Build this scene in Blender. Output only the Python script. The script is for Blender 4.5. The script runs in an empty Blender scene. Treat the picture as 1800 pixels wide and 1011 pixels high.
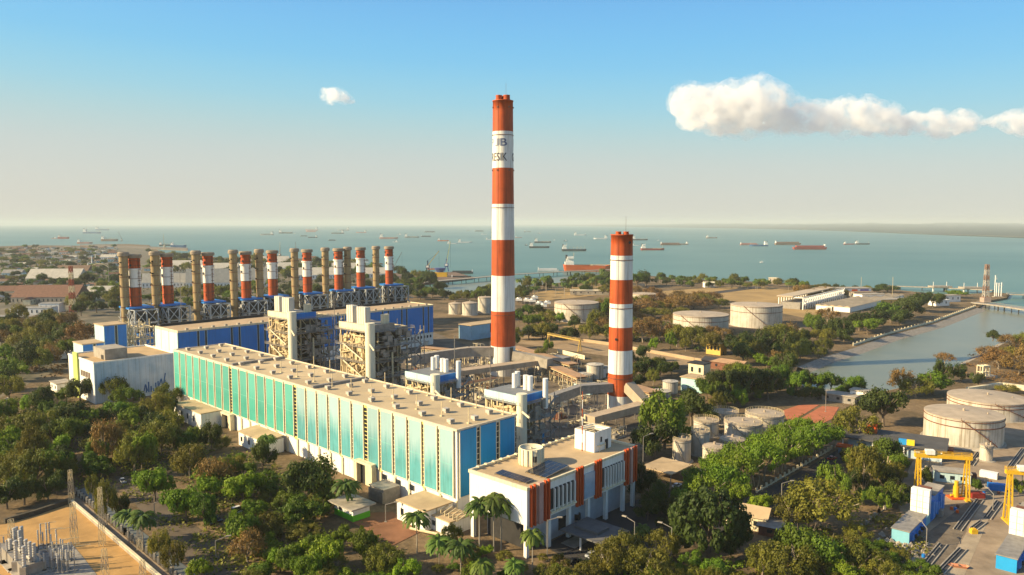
import bpy, bmesh, math, random
from mathutils import Vector, Matrix, noise
from mathutils.geometry import tessellate_polygon
R = math.radians
sc = bpy.context.scene
COL = sc.collection
rnd = random.Random(7)
# ------------------------------------------------------------------ survey
# The site was surveyed from the photograph: a pixel on the ground becomes a point in metres.
F = 1325.0; CX = 900.0; CY = 505.5; HZ = 392.6; CAMH = 100.0
PITCH = math.atan((CY - HZ) / F); CP = math.cos(PITCH); SP = math.sin(PITCH)
def G(px, py, z=0.0):
    xc = (px - CX) / F; yc = (CY - py) / F
    d = (xc, CP + SP * yc, -SP + CP * yc); t = (z - CAMH) / d[2]
    return Vector((d[0] * t, d[1] * t, z))
def Zat(P, py):
    k = (CY - py) / F
    return CAMH + P[1] * (k * CP - SP) / (CP + k * SP)
def online(px, P0, d, z=0.0):
    k = (px - CX) / F; c = -(z - CAMH) * SP
    t = (k * (P0[1] * CP + c) - P0[0]) / (d[0] - k * d[1] * CP)
    return Vector((P0[0] + t * d[0], P0[1] + t * d[1], z)), t
def proj(P):
    w = P[2] - CAMH; f = P[1] * CP - w * SP; u = P[1] * SP + w * CP
    return CX + F * P[0] / f, CY - F * u / f
U = Vector((-.732, .681, 0)); V = Vector((.681, .732, 0)); AZ = math.atan2(-.681, .732)
# ------------------------------------------------------------------ materials
MATS = {}
def mat(name, rgb, var=.25, scale=.4, rough=.75, metal=0.0, streak=0.0, bump=0.0, rgb2=None, detail=6, spec=.3):
    if name in MATS: return MATS[name]
    m = bpy.data.materials.new(name); m.use_nodes = True
    nt = m.node_tree; N = nt.nodes; L = nt.links
    b = N['Principled BSDF']; b.inputs['Roughness'].default_value = rough; b.inputs['Metallic'].default_value = metal
    b.inputs['Specular IOR Level'].default_value = spec
    tc = N.new('ShaderNodeTexCoord')
    n = N.new('ShaderNodeTexNoise'); n.inputs['Scale'].default_value = scale; n.inputs['Detail'].default_value = detail
    n.inputs['Roughness'].default_value = .62
    L.new(tc.outputs['Object'], n.inputs['Vector'])
    cr = N.new('ShaderNodeValToRGB'); cr.color_ramp.elements[0].position = .32; cr.color_ramp.elements[1].position = .68
    c2 = rgb2 if rgb2 else tuple(c * (1 - var) for c in rgb)
    cr.color_ramp.elements[0].color = (*c2, 1); cr.color_ramp.elements[1].color = (*rgb, 1)
    L.new(n.outputs['Fac'], cr.inputs['Fac']); out = cr.outputs['Color']
    if streak > 0:
        mp = N.new('ShaderNodeMapping'); mp.inputs['Scale'].default_value = (1.3, 1.3, .05)
        L.new(tc.outputs['Object'], mp.inputs['Vector'])
        s = N.new('ShaderNodeTexNoise'); s.inputs['Scale'].default_value = 1.0; s.inputs['Detail'].default_value = 4
        L.new(mp.outputs['Vector'], s.inputs['Vector'])
        mr = N.new('ShaderNodeMapRange'); mr.inputs['From Min'].default_value = .48; mr.inputs['From Max'].default_value = .72
        L.new(s.outputs['Fac'], mr.inputs['Value'])
        mx = N.new('ShaderNodeMixRGB'); mx.blend_type = 'MULTIPLY'; mx.inputs['Color2'].default_value = (1 - streak, 1 - streak * 1.1, 1 - streak * 1.25, 1)
        L.new(mr.outputs['Result'], mx.inputs['Fac']); L.new(out, mx.inputs['Color1']); out = mx.outputs['Color']
    L.new(out, b.inputs['Base Color'])
    if bump > 0:
        bp = N.new('ShaderNodeBump'); bp.inputs['Strength'].default_value = bump; bp.inputs['Distance'].default_value = .3
        n2 = N.new('ShaderNodeTexNoise'); n2.inputs['Scale'].default_value = scale * 4; n2.inputs['Detail'].default_value = 5
        L.new(tc.outputs['Object'], n2.inputs['Vector']); L.new(n2.outputs['Fac'], bp.inputs['Height']); L.new(bp.outputs['Normal'], b.inputs['Normal'])
    MATS[name] = m; return m
def leafmat(name, a, b_, hue=.03, transl=.34):
    if name in MATS: return MATS[name]
    m = bpy.data.materials.new(name); m.use_nodes = True
    nt = m.node_tree; N = nt.nodes; L = nt.links; b = N['Principled BSDF']
    b.inputs['Roughness'].default_value = .6; b.inputs['Specular IOR Level'].default_value = .25
    tc = N.new('ShaderNodeTexCoord'); oi = N.new('ShaderNodeObjectInfo')
    n = N.new('ShaderNodeTexNoise'); n.inputs['Scale'].default_value = .55; n.inputs['Detail'].default_value = 5; n.inputs['Roughness'].default_value = .75
    L.new(tc.outputs['Object'], n.inputs['Vector'])
    cr = N.new('ShaderNodeValToRGB'); cr.color_ramp.elements[0].position = .3; cr.color_ramp.elements[1].position = .7
    cr.color_ramp.elements[0].color = (*a, 1); cr.color_ramp.elements[1].color = (*b_, 1)
    L.new(n.outputs['Fac'], cr.inputs['Fac'])
    hs = N.new('ShaderNodeHueSaturation')
    mr = N.new('ShaderNodeMapRange'); mr.inputs['To Min'].default_value = .5 - hue; mr.inputs['To Max'].default_value = .5 + hue
    L.new(oi.outputs['Random'], mr.inputs['Value']); L.new(mr.outputs['Result'], hs.inputs['Hue'])
    mv = N.new('ShaderNodeMath'); mv.operation = 'MULTIPLY_ADD'; mv.inputs[1].default_value = .55; mv.inputs[2].default_value = .72
    fr = N.new('ShaderNodeMath'); fr.operation = 'FRACT'; mm = N.new('ShaderNodeMath'); mm.operation = 'MULTIPLY'; mm.inputs[1].default_value = 7.31
    L.new(oi.outputs['Random'], mm.inputs[0]); L.new(mm.outputs[0], fr.inputs[0]); L.new(fr.outputs[0], mv.inputs[0]); L.new(mv.outputs[0], hs.inputs['Value'])
    L.new(cr.outputs['Color'], hs.inputs['Color']); L.new(hs.outputs['Color'], b.inputs['Base Color'])
    tr = N.new('ShaderNodeBsdfTranslucent'); ms = N.new('ShaderNodeMixShader'); ms.inputs[0].default_value = transl
    L.new(hs.outputs['Color'], tr.inputs['Color']); L.new(b.outputs[0], ms.inputs[1]); L.new(tr.outputs[0], ms.inputs[2])
    L.new(ms.outputs[0], N['Material Output'].inputs['Surface'])
    MATS[name] = m; return m
# ------------------------------------------------------------------ mesh builder
class MB:
    def __init__(s, M=None): s.v = []; s.f = []; s.mi = []; s.m = 0; s.M = M
    def add(s, vs, fs):
        o = len(s.v)
        s.v += [(s.M @ Vector(v))[:] for v in vs] if s.M else [tuple(v) for v in vs]
        s.f += [tuple(i + o for i in f) for f in fs]; s.mi += [s.m] * len(fs)
        return s
    def box(s, x0, x1, y0, y1, z0, z1):
        return s.add([(x0,y0,z0),(x1,y0,z0),(x1,y1,z0),(x0,y1,z0),(x0,y0,z1),(x1,y0,z1),(x1,y1,z1),(x0,y1,z1)],
              [(0,3,2,1),(4,5,6,7),(0,1,5,4),(1,2,6,5),(2,3,7,6),(3,0,4,7)])
    def frustum(s, x, y, z0, z1, r0, r1, n=24, top=True, bot=False):
        vs = []
        for z, r in ((z0, r0), (z1, r1)):
            vs += [(x + r*math.cos(2*math.pi*i/n), y + r*math.sin(2*math.pi*i/n), z) for i in range(n)]
        fs = [(i, (i+1) % n, n+(i+1) % n, n+i) for i in range(n)]
        if top: fs.append(tuple(range(n, 2*n)))
        if bot: fs.append(tuple(range(n-1, -1, -1)))
        return s.add(vs, fs)
    def lathe(s, x, y, prof, n=24):
        vs = []; fs = []
        for r, z in prof: vs += [(x + r*math.cos(2*math.pi*i/n), y + r*math.sin(2*math.pi*i/n), z) for i in range(n)]
        for k in range(len(prof)-1):
            fs += [(k*n+i, k*n+(i+1) % n, (k+1)*n+(i+1) % n, (k+1)*n+i) for i in range(n)]
        return s.add(vs, fs)
    def bar(s, p, q, w=.3, h=None, n=4):
        p = Vector(p); q = Vector(q); d = q - p
        if d.length < 1e-6: return s
        d.normalize(); a = Vector((0,0,1)) if abs(d.z) < .95 else Vector((1,0,0))
        e = d.cross(a).normalized(); g = e.cross(d); h = h or w; vs = []
        for o in (p, q):
            for i in range(n):
                t = 2*math.pi*(i+.5)/n; k = 1.414/2 if n == 4 else .5
                vs.append(o + e*math.cos(t)*w*k + g*math.sin(t)*h*k)
        fs = [(i, (i+1) % n, n+(i+1) % n, n+i) for i in range(n)] + [tuple(range(n-1,-1,-1)), tuple(range(n, 2*n))]
        return s.add(vs, fs)
    def path(s, pts, w=.3, n=6):
        for a, b in zip(pts, pts[1:]): s.bar(a, b, w, None, n)
        return s
    def prism(s, poly, z0, z1, bottom=False):
        n = len(poly); vs = [(p[0], p[1], z0) for p in poly] + [(p[0], p[1], z1) for p in poly]
        area = sum(poly[i][0]*poly[(i+1)%n][1] - poly[(i+1)%n][0]*poly[i][1] for i in range(n))
        fs = [(i, (i+1) % n, n+(i+1) % n, n+i) if area > 0 else ((i+1) % n, i, n+i, n+(i+1) % n) for i in range(n)]
        for t in tessellate_polygon([[Vector((p[0], p[1], 0)) for p in poly]]):
            a, b, c = (vs[i] for i in t); up = (b[0]-a[0])*(c[1]-a[1]) - (b[1]-a[1])*(c[0]-a[0])
            t = t if up > 0 else t[::-1]
            fs.append(tuple(i + n for i in t))
            if bottom: fs.append(tuple(t[::-1]))
        return s.add(vs, fs)
    def sheet(s, poly, z):
        vs = [(p[0], p[1], z) for p in poly]; fs = []
        for t in tessellate_polygon([[Vector((p[0], p[1], 0)) for p in poly]]):
            a, b, c = (vs[i] for i in t); up = (b[0]-a[0])*(c[1]-a[1]) - (b[1]-a[1])*(c[0]-a[0])
            fs.append(tuple(t) if up > 0 else tuple(t[::-1]))
        return s.add(vs, fs)
    def rail(s, x0, x1, y0, y1, z, h=1.1, step=3, w=.08):
        P = [(x0,y0),(x1,y0),(x1,y1),(x0,y1),(x0,y0)]
        for (a, b), (c, d) in zip(P, P[1:]):
            l = math.hypot(c-a, d-b); n = max(1, int(l/step))
            for k in (.5, 1): s.bar((a,b,z+h*k), (c,d,z+h*k), w)
            for i in range(n): t = i/n; s.bar((a+(c-a)*t, b+(d-b)*t, z), (a+(c-a)*t, b+(d-b)*t, z+h), w)
        return s
    def mesh(s, name, mats, smooth=False):
        me = bpy.data.meshes.new(name); me.from_pydata(s.v, [], s.f)
        for m in (mats if isinstance(mats, (list, tuple)) else [mats]): me.materials.append(m)
        if any(s.mi): me.polygons.foreach_set('material_index', s.mi)
        if smooth: me.polygons.foreach_set('use_smooth', [True]*len(s.f))
        me.update(); return me
    def build(s, name, mats, parent=None, smooth=False):
        o = bpy.data.objects.new(name, s.mesh(name, mats, smooth)); COL.objects.link(o)
        if parent: o.parent = parent
        return o
def tag(o, label, cat, group=None):
    o['label'] = label; o['category'] = cat
    if group: o['group'] = group
    return o
def thing(name, label, cat, loc=(0,0,0), rz=0.0, group=None):
    o = bpy.data.objects.new(name, None); o.empty_display_size = .5; COL.objects.link(o)
    o.location = (loc[0], loc[1], loc[2] if len(loc) > 2 else 0); o.rotation_euler = (0,0,rz)
    return tag(o, label, cat, group)
def struct(name, mb, m, kind='structure', smooth=False):
    o = mb.build(name, m, None, smooth); o['kind'] = kind; return o
def dup(root, loc, rz=None, label=None):
    r = root.copy(); COL.objects.link(r); r.location = loc
    if rz is not None: r.rotation_euler = (0,0,rz)
    if label: r['label'] = label
    for ch in root.children:
        c = ch.copy(); COL.objects.link(c); c.parent = r
        for g in ch.children:
            d = g.copy(); COL.objects.link(d); d.parent = c
    return r
FOOT = []   # footprints that trees keep out of: (centre, axis angle, half x, half y)
def foot(o, x0, x1, y0, y1, pad=2):
    c = o.location + Matrix.Rotation(o.rotation_euler[2], 3, 'Z') @ Vector(((x0+x1)/2, (y0+y1)/2, 0))
    FOOT.append((c, o.rotation_euler[2], (x1-x0)/2 + pad, (y1-y0)/2 + pad))
def blocked(P, pad=0):
    for c, a, hx, hy in FOOT:
        d = Matrix.Rotation(-a, 3, 'Z') @ (Vector((P[0], P[1], 0)) - Vector((c[0], c[1], 0)))
        if abs(d.x) < hx + pad and abs(d.y) < hy + pad: return True
    return False
ORD = ['first','second','third','fourth','fifth','sixth','seventh','eighth','ninth','tenth','eleventh','twelfth','thirteenth',
       'fourteenth','fifteenth','sixteenth','seventeenth','eighteenth','nineteenth','twentieth']
# palette (real-world base colours)
WHITE = mat('white_paint', (.82,.79,.72), .09, .25, .6, streak=.15)
CREAM = mat('cream_paint', (.76,.66,.44), .18, .3, .65, streak=.25)
REDP = mat('signal_red_paint', (.50,.085,.014), .3, .12, .6, streak=.4)
WHITEP = mat('chimney_white_paint', (.80,.78,.70), .12, .12, .6, streak=.28)
TAN = mat('tan_roof', (.52,.38,.22), .3, .12, .9)
CONC = mat('pale_concrete', (.40,.35,.28), .4, .25, .9)
STEEL = mat('grey_steel', (.33,.30,.26), .35, .6, .55, .25)
LSTEEL = mat('cream_steel', (.68,.56,.34), .35, .5, .55)
DARK = mat('dark_interior', (.035,.033,.032), .4, .5, .8)
GLASS = mat('dark_glass', (.018,.024,.03), .3, .3, .3, spec=.3)
BLUE = mat('blue_cladding', (.012,.19,.58), .18, .15, .5, streak=.15)
BLUED = mat('hall_end_blue', (.004,.24,.52), .15, .15, .5, streak=.15)
PBLUE = mat('pale_blue_cladding', (.50,.66,.66), .15, .2, .6, streak=.15)
YEL = mat('crane_yellow', (.72,.42,.02), .2, .6, .5)
ORANGE = mat('orange_paint', (.70,.10,.015), .15, .4, .5)
RUST = mat('rust_brown', (.22,.09,.05), .4, .8, .8)
TANKW = mat('tank_shell', (.60,.54,.44), .3, .18, .6, streak=.5)
TANKR = mat('tank_roof_plate', (.46,.37,.27), .3, .15, .8)
ASPH = mat('asphalt', (.055,.05,.047), .3, .1, .9)
WOOD = mat('bark', (.20,.15,.105), .4, 1.2, .9)
PBARK = mat('pale_bark', (.36,.29,.21), .35, 1.2, .9)
# ------------------------------------------------------------------ camera, sun, sky
cam = bpy.data.cameras.new('camera'); co = bpy.data.objects.new('camera', cam); COL.objects.link(co)
co.location = (0,0,CAMH); co.rotation_euler = (math.pi/2 - PITCH, 0, 0)
cam.sensor_width = 36; cam.lens = 36 * F / 1800; cam.clip_end = 200000; cam.clip_start = 1
sc.camera = co
SUN_EL = R(25.5); SUN_DIR = Vector((-.980, -.196, 0)).normalized() * math.cos(SUN_EL) + Vector((0,0,math.sin(SUN_EL)))
sl = bpy.data.lights.new('sun', 'SUN'); so = bpy.data.objects.new('sun', sl); COL.objects.link(so)
sl.energy = 5.0; sl.angle = R(.5); sl.color = (1, .80, .48)
so.rotation_euler = SUN_DIR.to_track_quat('Z', 'Y').to_euler(); so.location = (-300, -60, 400)
w = bpy.data.worlds.new('World'); sc.world = w; w.use_nodes = True
N = w.node_tree.nodes; L = w.node_tree.links
bg = N['Background']; sky = N.new('ShaderNodeTexSky'); sky.sky_type = 'NISHITA'; sky.sun_disc = False
sky.sun_elevation = SUN_EL; sky.sun_rotation = math.atan2(SUN_DIR.x, SUN_DIR.y)
sky.air_density = 1.0; sky.dust_density = 1.2; sky.ozone_density = 2.0; sky.altitude = 100
bg.inputs['Strength'].default_value = .095
# Nishita sky overhead, a band of pale sea haze towards the horizon, higher on the sunward side
tc = N.new('ShaderNodeTexCoord'); sx = N.new('ShaderNodeSeparateXYZ'); L.new(tc.outputs['Generated'], sx.inputs[0])
sh = N.new('ShaderNodeMath'); sh.operation = 'MULTIPLY_ADD'; sh.inputs[1].default_value = .03; L.new(sx.outputs['X'], sh.inputs[0]); L.new(sx.outputs['Z'], sh.inputs[2])
rp = N.new('ShaderNodeValToRGB'); rp.color_ramp.interpolation = 'B_SPLINE'
K = 1/.10/1.80
st = [(-.05,(.63,.61,.545)),(.03,(.605,.605,.55)),(.08,(.555,.605,.575)),(.115,(.45,.62,.62)),(.15,(.33,.62,.72)),(.20,(.22,.57,.82)),(.29,(.13,.45,.86)),(.5,(.08,.30,.65))]
while len(rp.color_ramp.elements) < len(st): rp.color_ramp.elements.new(.5)
mr = N.new('ShaderNodeMapRange'); mr.inputs['From Min'].default_value = -.1; mr.inputs['From Max'].default_value = .7; L.new(sh.outputs[0], mr.inputs['Value'])
for e, (p, c) in zip(rp.color_ramp.elements, st): e.position = (p+.1)/.8; e.color = (*[x for x in c], 1)
L.new(mr.outputs[0], rp.inputs['Fac'])
sc_ = N.new('ShaderNodeMixRGB'); sc_.blend_type = 'MULTIPLY'; sc_.inputs[0].default_value = 1; sc_.inputs[2].default_value = (K,K,K,1); L.new(rp.outputs['Color'], sc_.inputs[1])
fa = N.new('ShaderNodeMapRange'); fa.inputs['From Min'].default_value = .22; fa.inputs['From Max'].default_value = .6; fa.inputs['To Min'].default_value = .92; fa.inputs['To Max'].default_value = .0
L.new(sx.outputs['Z'], fa.inputs['Value'])
mx = N.new('ShaderNodeMixRGB'); L.new(fa.outputs[0], mx.inputs[0]); L.new(sky.outputs[0], mx.inputs[1]); L.new(sc_.outputs[0], mx.inputs[2]); L.new(mx.outputs[0], bg.inputs['Color'])
sc.view_settings.view_transform = 'Standard'; sc.view_settings.look = 'None'; sc.view_settings.exposure = 1.02
sc.render.film_transparent = False
sc.cycles.max_bounces = 6; sc.cycles.diffuse_bounces = 3; sc.cycles.transparent_max_bounces = 16; sc.cycles.volume_bounces = 4
# the air: one even box of haze
hz = MB().box(-46000, 46000, -3000, 46000, -6.0, 215.0)
ho = hz.build('haze', bpy.data.materials.new('haze_air')); ho['kind'] = 'stuff'
hm = ho.data.materials[0]; hm.use_nodes = True; hm.node_tree.nodes.clear()
pv = hm.node_tree.nodes.new('ShaderNodeVolumePrincipled'); mo = hm.node_tree.nodes.new('ShaderNodeOutputMaterial')
pv.inputs['Color'].default_value = (.72,.77,.755,1); pv.inputs['Density'].default_value = 5.6e-5; pv.inputs['Anisotropy'].default_value = .0
hm.node_tree.links.new(pv.outputs[0], mo.inputs['Volume'])
# ------------------------------------------------------------------ sea, land, sheets on the land
def P2(lst, z=0.0): return [G(a, b, z)[:2] for a, b in lst]
SEA = mat('sea_water', (.055,.14,.122), .3, .0012, .4, rgb2=(.105,.20,.170), detail=4, spec=.2)
def wave(m, sx, st, dist):
    nt = m.node_tree; n = nt.nodes.new('ShaderNodeTexNoise'); mp = nt.nodes.new('ShaderNodeMapping'); tc = nt.nodes.new('ShaderNodeTexCoord')
    mp.inputs['Scale'].default_value = sx; n.inputs['Scale'].default_value = 1; n.inputs['Detail'].default_value = 4
    bp = nt.nodes.new('ShaderNodeBump'); bp.inputs['Strength'].default_value = st; bp.inputs['Distance'].default_value = dist
    nt.links.new(tc.outputs['Object'], mp.inputs['Vector']); nt.links.new(mp.outputs[0], n.inputs['Vector'])
    nt.links.new(n.outputs['Fac'], bp.inputs['Height']); nt.links.new(bp.outputs[0], nt.nodes['Principled BSDF'].inputs['Normal'])
wave(SEA, (.05,.12,.1), .5, .5)
struct('sea', MB().add([(-45900,-2900,-2.5),(45900,-2900,-2.5),(45900,45900,-2.5),(-45900,45900,-2.5)], [(0,1,2,3)]), SEA)
coast = [(-3000,470),(-800,436),(0,433),(60,431),(140,432),(150,430),(225,429),(262,431),(268,436),(300,449),(400,453),(480,452),(560,456),(640,466),
  (690,480),(700,490),(735,501),(760,506),(790,513),(783,520),(830,515),(862,510),(900,507),(950,501),(1000,495),(1060,488),(1112,483),(1160,486),(1220,491),(1300,494),
  (1380,497),(1440,502),(1520,505),(1580,510),(1650,517),(1700,517),(1745,514),(1775,516),(1770,523),(1735,529),(1718,541),(1640,570),(1560,591),(1500,612),(1440,630),
  (1402,645),(1396,660),(1420,688),(1470,697),(1545,690),(1620,674),(1655,660),(1702,637),(1762,605),(1802,586),(1900,548),(2300,470)]
cp = P2(coast) + [(4000,1500),(4000,-2500),(-9000,-2500)]
def groundmat():
    m = bpy.data.materials.new('dry_soil_and_grass'); m.use_nodes = True; nt = m.node_tree; N = nt.nodes; L = nt.links; b = N['Principled BSDF']
    b.inputs['Roughness'].default_value = .95; b.inputs['Specular IOR Level'].default_value = .1
    tc = N.new('ShaderNodeTexCoord')
    def ramp(scale, stops, det=7):
        n = N.new('ShaderNodeTexNoise'); n.inputs['Scale'].default_value = scale; n.inputs['Detail'].default_value = det; n.inputs['Roughness'].default_value = .65
        L.new(tc.outputs['Object'], n.inputs['Vector']); r = N.new('ShaderNodeValToRGB')
        while len(r.color_ramp.elements) < len(stops): r.color_ramp.elements.new(.5)
        for e, (p, c) in zip(r.color_ramp.elements, stops): e.position = p; e.color = (*c, 1)
        L.new(n.outputs['Fac'], r.inputs['Fac']); return r.outputs['Color']
    a = ramp(.03, [(.3,(.075,.068,.035)),(.45,(.15,.11,.065)),(.55,(.21,.15,.09)),(.7,(.25,.185,.11))])
    c = ramp(.35, [(.3,(.6,.6,.6)),(.7,(1.15,1.12,1.05))])
    mx = N.new('ShaderNodeMixRGB'); mx.blend_type = 'MULTIPLY'; mx.inputs[0].default_value = 1
    L.new(a, mx.inputs[1]); L.new(c, mx.inputs[2]); L.new(mx.outputs[0], b.inputs['Base Color'])
    bp = N.new('ShaderNodeBump'); bp.inputs['Distance'].default_value = .6; bp.inputs['Strength'].default_value = .6
    L.new(c, bp.inputs['Height']); L.new(bp.outputs[0], b.inputs['Normal']); return m
GROUND = groundmat()
struct('ground', MB().prism(cp, -4.5, 0), GROUND)
LZ = [0.03]
def sheet(name, pix, m, z=None, kind='structure'):
    if z is None: LZ[0] += .006; z = LZ[0]
    return struct(name, MB().sheet(P2(pix), z), m, kind)
YARD = mat('plant_yard_concrete', (.19,.15,.105), .6, .09, .95, bump=.3)
OCHRE = mat('ochre_sand', (.50,.29,.10), .35, .12, .95, bump=.3)
DRYG = mat('dry_grass', (.40,.26,.10), .35, .03, .95, bump=.4)
PAVE = mat('worn_paving', (.36,.27,.18), .5, .10, .95, bump=.3)
MUD = mat('channel_water_muddy', (.18,.18,.11), .2, .02, .3, rgb2=(.14,.15,.095), spec=.35); wave(MUD, (.25,.5,.3), .25, .25)
BANK = mat('stone_bank', (.34,.30,.25), .5, .5, .95, bump=.6)
struct('channel_water', MB().sheet(P2([(1718,541),(1640,570),(1560,591),(1500,612),(1440,630),(1402,645),(1396,660),(1420,688),(1470,697),(1545,690),(1620,674),
   (1655,660),(1702,637),(1762,605),(1802,586),(1900,548),(1800,536),(1735,531)]), -2.3), MUD)
struct('inlet_water', MB().sheet(P2([(735,503),(760,509),(800,514),(783,520),(830,515),(862,510),(900,507),(950,501),(1000,495),(1060,488),(1072,479),(960,487),(850,494)]), -2.35), MUD)
# sloped stone banks of the channel
def ribbon(name, pts, w, z0, z1, m, side=1):
    mb = MB(); n = len(pts)
    for i in range(n-1):
        a = Vector((*pts[i],0)); b = Vector((*pts[i+1],0)); d = (b-a).normalized(); e = Vector((-d.y,d.x,0))*w*side
        mb.add([(a.x,a.y,z0),(b.x,b.y,z0),((b+e).x,(b+e).y,z1),((a+e).x,(a+e).y,z1)], [(0,1,2,3)] if side > 0 else [(3,2,1,0)])
    return struct(name, mb, m)
lb = P2([(1718,541),(1640,570),(1560,591),(1500,612),(1440,630),(1402,645)]); ribbon('embankment', lb, 11, -.05, -2.6, BANK, 1)
rb = P2([(1545,690),(1620,674),(1655,660),(1702,637),(1762,605),(1802,586),(1900,548)]); ribbon('embankment', rb, 7, -.05, -2.6, BANK, 1)
sheet('plant_yard', [(300,690),(808,925),(950,860),(1130,790),(1190,740),(1000,660),(905,640),(700,560),(480,560)], YARD)
sheet('plant_yard', [(150,700),(300,700),(520,560),(740,508),(700,500),(200,560),(110,640)], YARD)
TOWN = mat('town_ground', (.20,.16,.11), .5, .045, .95, rgb2=(.05,.052,.03), detail=8)
sheet('town_ground', [(-700,440),(0,436),(150,434),(260,436),(300,452),(480,456),(560,459),(640,469),(690,484),(740,503),(700,520),(480,548),(200,575),(120,640),(0,700),(-700,700)], TOWN)
sheet('sand_yard', [(-420,945),(8,922),(62,907),(122,886),(134,884),(330,1040),(300,1150),(-420,1150)], OCHRE)
sheet('dry_field', [(1120,515),(1260,505),(1340,505),(1480,520),(1470,556),(1420,560),(1380,552),(1290,530),(1180,528)], DRYG)
sheet('dry_field', [(925,560),(960,545),(975,565),(1060,575),(1180,575),(1180,590),(1060,590)], DRYG)
sheet('dry_field', [(935,515),(1060,497),(1110,500),(1120,512),(1060,518),(950,530)], DRYG)
sheet('paved_court', [(1660,740),(1800,715),(1950,760),(1900,1060),(1600,1060),(1590,930),(1575,870),(1610,800)], PAVE)
sheet('road', [(1255,925),(1330,868),(1420,822),(1470,792),(1500,765),(1560,770),(1520,800),(1470,818),(1420,862),(1340,905),(1290,960)], ASPH)
sheet('road', [(1085,1060),(1000,985),(955,960),(1085,890),(1180,860),(1255,925),(1200,960)], ASPH)
sheet('road', [(200,838),(240,835),(330,915),(450,1000),(520,1060),(430,1060),(345,1000),(260,915)], mat('worn_road', (.15,.115,.08), .45, .1, .95))
sheet('road', [(905,585),(930,583),(1280,642),(1262,650),(1080,628),(905,603)], mat('dusty_road', (.36,.25,.14), .35, .1, .95))
sheet('paved_strip', [(1655,1020),(1692,1020),(1752,880),(1730,876)], mat('pale_paving', (.40,.32,.22), .35, .2, .95, bump=.2))
sheet('oil_stained_paving', [(1600,960),(1640,1011),(1655,1011),(1725,880),(1700,884)], mat('stained_paving', (.20,.16,.115), .5, .25, .9, bump=.2))
sheet('sports_court', [(1376,722),(1405,712),(1440,712),(1398,738),(1385,742)], mat('red_court', (.46,.15,.07), .25, .2, .9))
sheet('sports_court', [(1404,738),(1445,714),(1475,716),(1462,737),(1430,752)], mat('red_court', (.46,.15,.07), .25, .2, .9))
sheet('lawn', [(590,905),(690,900),(740,935),(690,960),(640,930)], mat('bare_red_earth', (.26,.12,.06), .4, .15, .95))
sheet('coast_road', [(1120,500),(1180,527),(1340,506),(1330,503),(1180,523),(1130,498)], ASPH)
# far shore across the strait
def farshore():
    mb = MB(); rows = []
    front = [(905,396.6),(1000,397.3),(1150,399.5),(1290,401.5),(1400,404),(1520,408),(1640,413),(1800,419),(2100,432)]
    import bisect
    xs = [905 + (2100-905)*i/150 for i in range(151)]
    for k, (t, hgt) in enumerate([(0,-1),(.025,10),(.12,5),(.3,22),(.55,80),(.75,130),(.88,140),(1.0,110)]):
        row = []
        for x in xs:
            j = max(1, min(len(front)-1, bisect.bisect(front, (x,))));(x0,y0),(x1,y1) = front[j-1], front[j]
            y = y0 + (y1-y0)*(x-x0)/(x1-x0); D = G(x, y, -2.5); far = 44000/ D.y
            s = 1 + (far-1)*t*t; nz = noise.noise(Vector((x*.012, k*3.1, 0)))*.5 + noise.noise(Vector((x*.06, k*5.1, 3)))*.25
            amp = min(1, (x-880)/500)
            row.append((D.x*s, D.y*s, -2.5 + max(.5 if k else -1, hgt*(.7+nz)*amp*(1 if t < .5 else 1.0))))
        rows.append(row)
    n = len(xs); vs = [v for r in rows for v in r]
    fs = [(k*n+i, k*n+i+1, (k+1)*n+i+1, (k+1)*n+i) for k in range(len(rows)-1) for i in range(n-1)]
    mb.add(vs, fs); mb.mi = [(1 if f//(n-1) == 0 else (2 if f//(n-1) == 1 else 0)) for f in range(len(fs))]
    m = mat('far_coast', (.06,.075,.06), .5, .0009, .95, rgb2=(.012,.026,.026), detail=8)
    return struct('far_shore', mb, [m, mat('mangrove', (.022,.035,.026), .5, .003, .95), mat('salt_flats', (.22,.18,.115), .3, .0013, .95, rgb2=(.025,.045,.032), detail=8)], 'structure')
farshore()
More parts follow.
